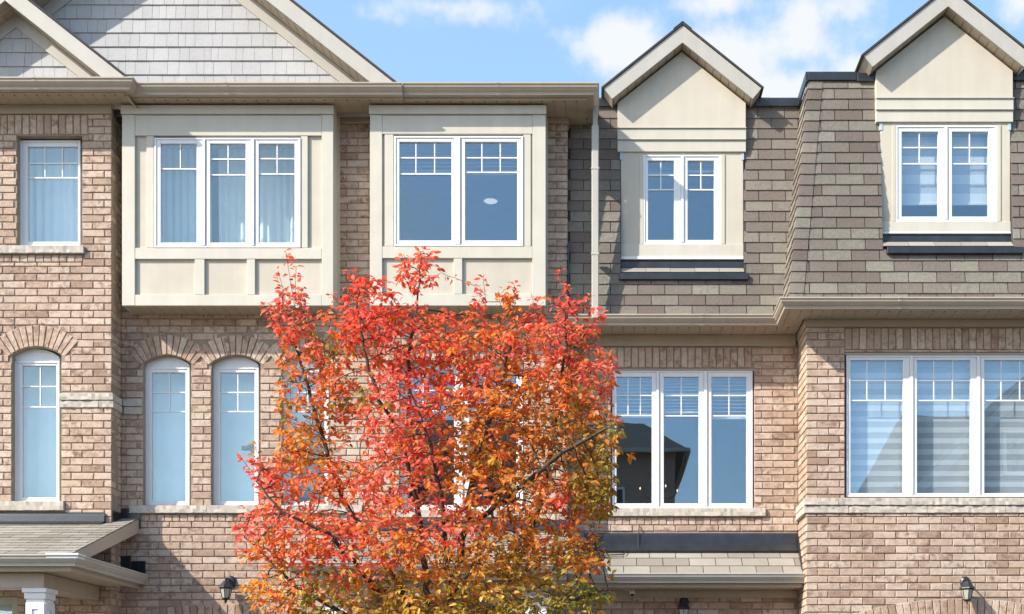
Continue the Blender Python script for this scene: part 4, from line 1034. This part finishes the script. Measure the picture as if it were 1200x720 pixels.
# garage doors (below the picture)
def garage(h, x0, x1, z1, Y):
    g = box('garage_door', M['door'], h, x0, x1, Y, Y+.05, .02, z1, .003)
    for r_ in range(4):
        for c_ in range(4):
            w = (x1-x0)/4; hh = (z1-.02)/4; box('door_panel', M['door'], g, x0+c_*w+.05, x0+(c_+1)*w-.05, Y-.012, Y-.001, .02+r_*hh+.05, .02+(r_+1)*hh-.05, .006)
garage(H3, opG[0], opG[1], opG[4], YD+.12); garage(H1, opG1[0], opG1[1], opG1[4], YB+.12); garage(H3, opG3[0], opG3[1], opG3[3], YC+.12)

# ------------------------------------------------------------------ lanterns, camera, cable
def lantern(label, px, py, D, lit=False):
    """py: pixel row of the roof rim; D depth of the wall face"""
    x, z = X(px, D), Z(py, D); Yw = D-15; yc = Yw-.13
    t = thing('wall_lantern', label, 'wall lantern', (x, Yw, z), 'wall lanterns on the brick')
    MB().lathe([(.058, 0), (.056, .012), (.04, .026), (.012, .032)], (0, 0, 0), 14).build('tmp', M['lantern'], None)
    pl = bpy.data.objects['tmp']; pl.name = 'wall_plate'; pl.parent = t; pl.rotation_euler = (R(90), 0, 0); pl.location = (.018, -.001, .075); pl.scale = (1, 1.25, 1)
    MB().tube([(x+.018, Yw-.02, z+.075), (x+.012, Yw-.07, z+.105), (x+.004, yc+.01, z+.10), (x, yc, z+.07)], .011, 8).build('arm', M['lantern'], t, smooth=True)
    c = (x, yc, z)
    MB().lathe([(.006, .105), (.014, .098), (.008, .088), (.03, .072), (.05, .045), (.082, .006), (.086, -.004), (.078, -.006)], c, 6, .52).build('roof', M['lantern'], t)
    MB().lathe([(.066, -.008), (.041, -.118)], c, 6, .52).build('glass', M['lampglass'], t)
    cg = MB()
    for k in range(6):
        a = .52+k*math.pi/3
        cg.tube([(x+.068*math.cos(a), yc+.068*math.sin(a), z-.006), (x+.042*math.cos(a), yc+.042*math.sin(a), z-.12)], .0045, 5)
    cg.lathe([(.07, -.006), (.072, -.012), (.068, -.018)], c, 6, .52)
    cg.build('cage', M['lantern'], t)
    MB().lathe([(.046, -.116), (.048, -.124), (.03, -.140), (.012, -.150), (.014, -.158), (.004, -.178)], c, 6, .52).build('finial', M['lantern'], t)
    MB().lathe([(.010, -.10), (.018, -.06), (.014, -.03), (.004, -.02)], c, 8).build('bulb', M['bulb_on'] if lit else M['curtain'], t, smooth=True)
    t.scale = (1.08, 1.08, 1.08)
lantern('black wall lantern on the sunlit brick left of the red tree', 269, 690, DB)
lantern('dark wall lantern casting its shadow over the brick garage arch at right', 1129, 691, DD)
lantern('black wall lantern in the shade under the lean-to roof', 800, 714, DC, True)
cz_ = Z(694, 14.85); cxx = X(741, 14.85); cyy = -.10
t = thing('security_camera', 'small white security camera under the lean-to gutter', 'security camera', (cxx, -.03, cz_))
MB().lathe([(.02, .0), (.034, .012), (.036, .03), (.034, .05), (.026, .056)], (cxx, cyy, cz_-.03), 12).build('housing', M['camwhite'], t, .0, True)
MB().lathe([(.003, -.022), (.018, -.014), (.024, 0), (.022, .006)], (cxx, cyy-.012, cz_-.026), 12).build('lens', M['camlens'], t, 0, True)
MB().tube([(cxx-.002, cyy, cz_+.02), (cxx-.05, -.06, cz_+.03), (cxx-.14, -.035, cz_+.045)], .006, 6).build('bracket', M['camwhite'], t)
def sf(px, py):   # point on the lean-to slope
    best = None
    for i in range(101):
        q = i/100; y = yGe+( -.008-yGe)*q; z = zGe+(zGt+.01-zGe)*q
        e = abs(PY(z, y)-py)
        if best is None or e < best[0]: best = (e, y, z)
    return (X(px, 15+best[1]), best[1]-.03, best[2]+.03)
cable = MB().tube([(X(749, DC), -.012, Z(616, DC)), (X(748, DC), -.045, Z(626, DC)), (X(748, DC), -.05, Z(640, DC)), sf(748, 647), sf(734, 648), sf(732, 653), sf(707, 654), sf(703.5, 658), sf(703, 671)], .0075, 5).build('cable', M['cable'], None)
cable['label'] = 'thin black cable running down the flashing and across the lean-to shingles'; cable['category'] = 'cable'

# ------------------------------------------------------------------ ground, street, houses across (seen in the window glass)
def slab(name, mat, x0, x1, y0, y1, z): 
    o = MB().box(x0, x1, y0, y1, z-.2, z).build(name, mat); o['kind'] = 'structure'; return o
slab('lawn', M['grass'], -400, 400, -400, 400, -.01)
slab('road', M['asphalt'], -300, 300, -17.5, -9.5, -.004-.1); 
slab('sidewalk', M['concrete'], -300, 300, -7.6, -6.0, .004)
slab('kerb', M['concrete'], -300, 300, -9.5, -9.25, .02); slab('far_kerb', M['concrete'], -300, 300, -17.75, -17.5, .02)
slab('driveway', M['asphalt'], gx-1.6, gx+1.6, -9.24, YD, .009); slab('driveway', M['asphalt'], g1x-1.6, g1x+1.4, -9.24, YB, .009); slab('driveway', M['asphalt'], opG3[0]-.2, opG3[1]+.1, -9.24, YC, .009)
slab('porch_step', M['concrete'], XL, bx+.1, ybm-.1, YA, .3); slab('porch_step', M['concrete'], x0p+.1, x1p-.1, ybm-.1, YB, .3)
def opposite(label, x0, x1, y0, y1, zE_, zR, mat, axis):
    h = thing('townhouse', label, 'townhouse', ((x0+x1)/2, (y0+y1)/2, 0), 'townhouses across the street')
    box('wall', M[mat], h, x0, x1, y0, y1, 0, zE_, .0)
    o = .4; ym = (y0+y1)/2; xm = (x0+x1)/2
    if axis == 'x': MB().add([(x0-o, y0-o, zE_), (x1+o, y0-o, zE_), (x1+o, y1+o, zE_), (x0-o, y1+o, zE_), (x0+.9, ym, zR), (x1-.9, ym, zR)], [(0,1,5,4), (1,2,5), (2,3,4,5), (3,0,4), (3,2,1,0)]).build('roof', M['roofdark'], h)
    else: MB().prism([(x0-o, zE_-.3), (x1+o, zE_-.3), (xm, zR)], y0-o, y1+o, 'y').build('roof', M['roofdark'], h)
    MB().box(x0-.45, x1+.45, y1+.40, y1+.52, zE_-.14, zE_).build('gutter', M['rake'], h, .01)
    MB().box(x1+.40, x1+.52, y0, y1+.4, zE_-.14, zE_).build('gutter', M['rake'], h, .01)
    MB().tube([(x1-3.4, y1+.45, zE_-.15), (x1-3.4, y1+.06, zE_-.6), (x1-3.4, y1+.06, 1)], .05, 6).build('downspout', M['rake'], h)
    for zz in (1.2, 4.3, 7.4):
        for k in range(max(2, int((x1-x0)/3.2))):
            xx = x0+1+k*3.2
            if xx+1.6 > x1 or zz+1.6 > zE_: continue
            w = MB().box(xx, xx+.08, y1-.02, y1+.05, zz, zz+1.6).box(xx+1.42, xx+1.5, y1-.02, y1+.05, zz, zz+1.6).box(xx+.08, xx+1.42, y1-.02, y1+.05, zz, zz+.08).box(xx+.08, xx+1.42, y1-.02, y1+.05, zz+1.52, zz+1.6).box(xx+.7, xx+.78, y1-.02, y1+.048, zz+.08, zz+1.52).build('window', M['vinyl'], h)
            MB().box(xx+.08, xx+1.42, y1+.0, y1+.02, zz+.08, zz+1.52).build('pane', M['camlens'], w)
    return h
opposite('dark brick house mirrored in the window above the lean-to roof', -11.2, 2.6, -34, -25, 10.2, 12.2, 'darkbrick', 'x')
hR = opposite('red brick house mirrored in the window over the garage arch', 10.1, 22, -34, -25, 8.9, 12.2, 'redbrick', 'x')
gw = MB().prism([(10.7, 8.9), (18.9, 8.9), (14.8, 12.75)], -29, -24.7, 'y').build('cross_gable', M['redbrick'], hR)
for sg in (-1, 1):
    def gp(d, up): return (14.8+sg*d, 12.85-d*.94+up)
    MB().prism([gp(0, 0), gp(4.6, 0), gp(4.6, .25), gp(0, .25)], -30, -24.3, 'y').build('roof', M['roofdark'], hR)
    MB().prism([gp(0, -.22), gp(4.6, -.22), gp(4.6, .2), gp(0, .2)], -24.29, -24.2, 'y').build('rake_board', M['rake'], hR)
for xx in (13.1, 15.3):
    w = MB().box(xx, xx+.1, -24.72, -24.62, 9.1, 10.5).box(xx+1.0, xx+1.1, -24.72, -24.62, 9.1, 10.5).box(xx+.1, xx+1, -24.72, -24.62, 9.1, 9.2).box(xx+.1, xx+1, -24.72, -24.62, 10.4, 10.5).build('window', M['vinyl'], hR)
    MB().box(xx+.1, xx+1, -24.71, -24.68, 9.2, 10.4).build('pane', M['camlens'], w)

# ------------------------------------------------------------------ the tree
TD = 9.6; TY = TD-15
tree = thing('tree', 'young tree in red, orange and olive autumn leaf standing before the townhouses', 'tree', (X(508, TD), TY, 0))
def tp(px, py, dyy=0.0): D = TD+dyy; return Vector((X(px, D), TY+dyy, Z(py, D)))
base = Vector((X(508, TD), TY, 0)); fork = tp(508, 812)
MAIN = [
 [(508,812,0),(528,700,.0),(545,620,-.1),(558,540,-.15),(585,455,-.2),(600,395,-.2)],
 [(508,812,0),(478,705,.1),(440,640,.25),(402,587,.35),(376,507,.4),(352,425,.35),(338,372,.3)],
 [(508,812,0),(500,690,.2),(490,600,.1),(468,505,-.1),(445,470,-.25),(425,410,-.3),(418,350,-.3)],
 [(508,812,0),(575,720,.2),(618,640,.3),(640,562,.3),(650,497,.3),(664,405,.35),(660,345,.35)],
 [(508,812,0),(600,745,-.3),(668,705,-.5),(712,690,-.6)],
 [(508,812,0),(430,735,-.2),(350,690,-.35),(288,630,-.4)],
 [(490,600,.1),(480,500,.2),(478,420,.15),(490,350,.1),(494,298,.1)],
 [(545,620,-.1),(610,570,-.6),(660,530,-.8),(715,500,-.8)],
 [(445,700,-.1),(427,673,-.3),(385,625,-.6),(330,600,-.7),(300,565,-.7)],
 [(528,700,0),(520,600,-.6),(505,520,-.8),(480,455,-.85)],
 [(528,700,0),(560,660,.7),(590,560,.95),(600,470,.9)],
 [(500,690,.2),(450,610,.8),(420,540,1.0),(440,450,.9)],
]
nodes = []; parent = []; fixed = []
def addpath(pts, pr=None):
    P = [tp(*p) for p in pts]; last = pr
    for a, b in zip(P[:-1], P[1:]):
        n = max(2, int((b-a).length/.07))
        for i in range(n):
            q = a.lerp(b, (i+1)/n) if last is not None else a.lerp(b, i/n)
            w = Vector((random.gauss(0, .006), random.gauss(0, .006), 0)); nodes.append(q+w); parent.append(last if last is not None else -1); last = len(nodes)-1
for k, pts in enumerate(MAIN):
    if k == 0:
        nodes.append(tp(*pts[0])); parent.append(-1); addpath(pts, 0)
    else:
        s = tp(*pts[0]); j = min(range(len(nodes)), key=lambda i: (nodes[i]-s).length); addpath(pts, j)
nmain = len(nodes)
# crown lobes in photo pixels: (x, y, rx, ry, depth offset, rd, attractors)
LOBES = [(338,365,32,32,.3,.3,54),(352,415,30,42,.35,.3,46),(392,395,32,36,.1,.35,52),(385,450,34,34,.2,.35,36),(430,365,42,42,-.2,.35,95),(490,318,30,28,.1,.22,42),(470,400,60,48,0,.6,130),(545,410,60,52,0,.6,125),(610,402,52,38,-.1,.5,88),
 (668,398,34,36,.3,.35,48),(690,450,32,50,0,.5,74),(620,480,70,60,-.1,.8,180),(540,500,60,60,-.3,.8,150),(465,480,50,50,-.5,.6,110),(400,480,32,50,.4,.3,34),(662,545,60,60,-.2,.8,170),(380,565,50,34,0,.5,62),
 (585,570,70,50,-.5,.7,140),(470,560,62,50,-.3,.9,130),(318,560,28,36,-.4,.3,38),(305,625,32,38,-.5,.3,62),(360,625,58,40,-.4,.6,110),(440,640,70,45,-.5,.8,140),(530,640,70,50,-.4,.9,140),(615,640,70,44,-.3,.8,110),
 (672,650,26,28,-.6,.3,26),(330,690,46,38,-.4,.4,80),(410,710,66,45,-.3,.7,110),(500,710,70,50,-.4,.9,120),(590,710,66,45,-.4,.8,105),(675,702,44,22,-.6,.35,58),(470,790,140,45,0,.9,120),(640,760,60,35,-.3,.5,50),(345,745,50,30,-.2,.4,40),(716,512,14,30,-.8,.2,16),(695,500,32,50,-.2,.5,60),(685,585,36,34,-.4,.5,60),(700,550,24,45,-.5,.4,34),(640,640,50,40,.2,.6,50),(560,480,80,70,.4,.7,90),(640,440,60,50,.3,.6,70),(690,655,26,26,-.5,.4,26),(562,352,13,18,0,.15,9),(664,360,15,28,.3,.2,14),(628,362,12,20,0,.15,8),(414,342,14,24,-.2,.2,11),(598,350,10,14,0,.12,6),(694,372,12,18,.3,.15,8),(712,425,14,24,.1,.2,12),(358,470,34,56,.2,.4,42),(345,525,26,36,0,.4,26),(365,520,30,30,.5,.3,20),(640,700,60,26,-.6,.5,50)]
att = []
for (cx_, cy_, rx, ry, dd, rd, n) in LOBES:
    for _ in range(int(n*1.7)):
        while True:
            a, b, c = random.uniform(-1,1), random.uniform(-1,1), random.uniform(-1,1)
            if a*a+b*b+c*c < 1: break
        att.append(tp(cx_+a*rx, cy_+b*ry, dd+c*rd))
A = np.array(att); alive = np.ones(len(A), bool)
NP = np.array(nodes); near = np.full(len(A), -1); nd_ = np.full(len(A), 1e9)
def upd(i0):
    global near, nd_
    for i in range(i0, len(nodes)):
        d = np.linalg.norm(A-np.array(nodes[i]), axis=1); m = d < nd_; nd_[m] = d[m]; near[m] = i
upd(0); STEP = .055
for it in range(90):
    ids = np.where(alive & (nd_ > .045))[0]
    if len(ids) == 0: break
    grow = {}
    for a in ids:
        j = int(near[a]); v = A[a]-np.array(nodes[j]); grow.setdefault(j, []).append(v/np.linalg.norm(v))
    i0 = len(nodes)
    for j, vs in grow.items():
        d = np.mean(vs, axis=0)+rng.normal(0, .12, 3)+np.array([0, 0, .12]); l = np.linalg.norm(d)
        if l < 1e-3: continue
        p = Vector(np.array(nodes[j])+d/l*STEP); nodes.append(p); parent.append(j)
    upd(i0); alive &= nd_ > .045
# upright whips poking out of the top
for (x_, y_, x2, y2, d_) in ((336,355,326,318,.3),(345,360,347,312,.3),(341,360,335,296,.3),(425,345,410,318,-.25),(568,360,566,326,0),(600,360,603,335,0),(662,350,657,312,.35),(668,360,690,348,.35),(630,375,622,342,0),(300,560,284,538,-.4),(308,565,300,520,-.4),(716,520,735,532,-.8),(704,680,716,672,-.6),(396,365,388,345,0)):
    s = tp(x_, y_, d_); j = min(range(len(nodes)), key=lambda i: (nodes[i]-s).length); a = nodes[j]; b = tp(x2, y2, d_); last = j
    n = max(2, int((b-a).length/STEP))
    for i in range(n): nodes.append(a.lerp(b, (i+1)/n)); parent.append(last); last = len(nodes)-1
nn = len(nodes); kids = [[] for _ in range(nn)]
for i, p in enumerate(parent):
    if p >= 0: kids[p].append(i)
# pipe-model radii
rad = np.zeros(nn); order = []; st = [i for i in range(nn) if parent[i] < 0]
while st: i = st.pop(); order.append(i); st += kids[i]
for i in reversed(order):
    rad[i] = .0019 if not kids[i] else sum(rad[k]**2.35 for k in kids[i])**(1/2.35)
rad = np.minimum(rad*1.0, .062)
depth_to_tip = np.zeros(nn, int)
for i in reversed(order): depth_to_tip[i] = 0 if not kids[i] else 1+max(depth_to_tip[k] for k in kids[i])
# chains -> tubes: the thick ones are branches, the rest one mass of twigs
tw = MB(); nb = 0; starts = [0]; chains = []
stack = [(0, -1)]
while stack:
    i, p = stack.pop(); ch_ = ([p] if p >= 0 else [])+[i]
    while kids[i]:
        ks = sorted(kids[i], key=lambda k: -rad[k])
        for k in ks[1:]: stack.append((k, i))
        i = ks[0]; ch_.append(i)
    if len(ch_) > 1: chains.append(ch_)
for c in chains:
    pth = [nodes[i] for i in c]; rr = [float(min(rad[i], rad[c[min(1, len(c)-1)]])) for i in c]
    if max(rr) > .0085 and len(c) > 6 and nb < 60:
        MB().tube(pth, rr, 7).build('branch', M['bark'], tree, smooth=True); nb += 1
    else: tw.tube(pth, rr, 4)
tw.build('twigs', M['bark'], tree, kind='stuff')
trk = [base+Vector((0,0,-.1)), base+Vector((.0,0,.35)), base+Vector((.015,0,.9)), fork]
MB().tube(trk, [.105, .078, .07, .066], 12).build('trunk', M['bark'], tree, smooth=True)
# leaf tones by place in the crown (autumn turns the top and the sunny side first)
RED=(.79,.13,.082); PINK=(.84,.21,.155); ORR=(.78,.215,.065); ORA=(.68,.265,.05); YEL=(.70,.46,.08); OLI=(.36,.25,.045); GRN=(.235,.235,.045); RUST=(.46,.14,.04)
CT = [(340,350,[RED,PINK,PINK]),(350,430,[ORR,OLI,RUST]),(440,370,[RED,PINK,RED]),(490,318,[RED,RED,ORR]),(455,475,[RED,PINK,PINK]),(520,415,[RED,ORR,ORA]),(600,400,[ORR,RED,ORA]),(665,400,[RED,PINK,ORR]),(705,430,[PINK,RED,ORR]),
 (600,470,[ORA,ORR,RUST]),(665,465,[ORA,ORR,OLI]),(450,690,[OLI,YEL,ORA]),(530,700,[OLI,YEL,ORA]),(610,660,[OLI,ORA,YEL]),(640,560,[ORA,OLI,ORR]),(560,575,[ORA,ORR,YEL]),(395,440,[ORR,OLI,RUST]),(700,590,[OLI,GRN,ORA]),(640,520,[ORA,OLI,RUST]),(700,540,[OLI,GRN,ORA]),(705,490,[ORA,OLI,ORR]),(485,520,[PINK,RED,ORR]),(430,580,[PINK,RED,ORR]),(555,600,[PINK,RED,ORR]),(650,590,[RED,ORR,ORA]),(550,540,[ORA,OLI,ORR]),(380,520,[ORA,OLI,ORR]),(360,590,[ORR,PINK,RED]),
 (300,610,[PINK,RED,PINK]),(350,640,[ORR,RED,ORA]),(320,700,[ORA,YEL,ORR]),(420,650,[ORR,RED,PINK]),(400,705,[OLI,GRN,ORA]),(500,660,[ORA,ORR,OLI]),(570,650,[ORA,YEL,OLI]),(585,690,[YEL,OLI,GRN]),(665,640,[ORA,ORR,YEL]),(690,695,[GRN,OLI,YEL]),(640,705,[GRN,OLI,YEL]),(480,705,[YEL,OLI,ORA]),(620,560,[ORA,ORR,OLI]),(520,760,[GRN,OLI,YEL]),(600,610,[ORA,OLI,RUST])]
def tone(px, py, cseed):
    r = random.Random(cseed)
    x = px+r.gauss(0, 22); y = py+r.gauss(0, 18)
    bst = min(CT, key=lambda c: (c[0]-x)**2+(c[1]-y)**2)[2]
    c = bst[0] if r.random() < .55 else (bst[1] if r.random() < .6 else bst[2])
    return c
def leaf_template(kind):
    bend = (.16, .30, .05)[kind]; fold = (.14, .22, .08)[kind]; v = []; W_ = (.29, .25, .31)[kind]
    prof = [(0, 0), (.22, .78), (.48, .92), (.75, .62), (1.0, 0)]
    for t, w in prof:
        zc = -bend*t*t
        if w == 0: v.append((t, 0, zc))
        else: v += [(t, -W_*w, zc+fold*w*.6), (t, 0, zc), (t, W_*w, zc+fold*w*.6)]
    f = [(0,2,1), (0,3,2), (1,2,5,4), (2,3,6,5), (4,5,8,7), (5,6,9,8), (7,8,10), (8,9,10)]
    return np.array(v), f
LT = [leaf_template(k) for k in range(3)]
leaves = []
cl_of = {}
for i in range(nn):
    if i < nmain and rad[i] > .008: continue
    dt = depth_to_tip[i]
    if dt > 7: continue
    n = 8 if dt == 0 else (6 if dt <= 2 else 3)
    d = (nodes[i]-nodes[parent[i]]).normalized() if parent[i] >= 0 else Vector((0,0,1))
    px, py = PX(nodes[i].x, nodes[i].y), PY(nodes[i].z, nodes[i].y)
    cell = (int(nodes[i].x/.20), int(nodes[i].y/.25), int(nodes[i].z/.17))
    cseed = hash(cell) % 100003
    for k in range(n):
        if random.random() > (.36+.62*((cseed*37 % 101)/100)): continue
        az = random.uniform(0, 6.283); out = Vector((math.cos(az), math.sin(az), random.gauss(-.42, .42)))+d*.55
        out.normalize(); L_ = random.choice((random.uniform(.030, .05), random.uniform(.042, .068)))
        nrm = Vector((random.gauss(0, .55), random.gauss(-.45, .6), random.gauss(.75, .4)))
        sd = out.cross(nrm)
        if sd.length < .1: continue
        sd.normalize(); up = sd.cross(out)
        if up.z < 0 and random.random() < .7: up = -up; sd = -sd
        p = nodes[i]+d*random.uniform(-.03, .02)+out*random.uniform(.008, .02)
        if random.random() < .72: c = tone(px, py, cseed)
        else: c = tone(px, py, random.randrange(10**6))
        b = random.uniform(.78, 1.18); c = tuple(min(.85, q*b*random.uniform(.94, 1.06)) for q in c)
        leaves.append((p, out, sd, up, L_, random.randrange(3), c))
    
# the 300 leaves that show largest stay single objects
def lscore(l):
    cam_ = Vector((0, -15, 1.6)); v = (l[0]-cam_); px, py = PX(l[0].x, l[0].y), PY(l[0].z, l[0].y)
    if py > 712: return 0
    return l[4]**2*abs(l[3].dot(v.normalized()))/v.length_squared*(1.6 if l[0].y < TY-.3 else 1)
sel = set(sorted(range(len(leaves)), key=lambda i: -lscore(leaves[i]))[:295])
LM = []
for k in range(3):
    mb = MB(); mb.v = [tuple(p) for p in LT[k][0]]; mb.f = list(LT[k][1]); LM.append(mb.mesh('leaf', M['leaf'], smooth=True))
V = []; Fc = []; C = []
for i, (p, out, sd, up, L_, k, c) in enumerate(leaves):
    if i in sel:
        o = link('leaf', LM[k], tree)
        o.matrix_local = Matrix(((out.x, sd.x, up.x, p.x-tree.location.x), (out.y, sd.y, up.y, p.y-tree.location.y), (out.z, sd.z, up.z, p.z-tree.location.z), (0,0,0,1))) @ Matrix.Diagonal((L_, L_, L_, 1))
        o.color = (*c, 1); continue
    t = LT[k][0]; o = len(V)
    B_ = np.array((out, sd, up))*L_
    V += (t@B_+np.array(p)).tolist(); Fc += [tuple(j+o for j in f) for f in LT[k][1]]; C += [(*c, 1)]*len(t)
me = bpy.data.meshes.new('foliage'); me.from_pydata(V, [], Fc); me.update()
at = me.attributes.new('tone', 'FLOAT_COLOR', 'POINT'); at.data.foreach_set('color', np.array(C, dtype=np.float32).ravel())
me.polygons.foreach_set('use_smooth', np.ones(len(me.polygons), bool)); me.materials.append(M['foliage'])
link('foliage', me, tree, 'stuff')
print('leaves', len(leaves), 'nodes', nn, 'objects', len(bpy.data.objects))
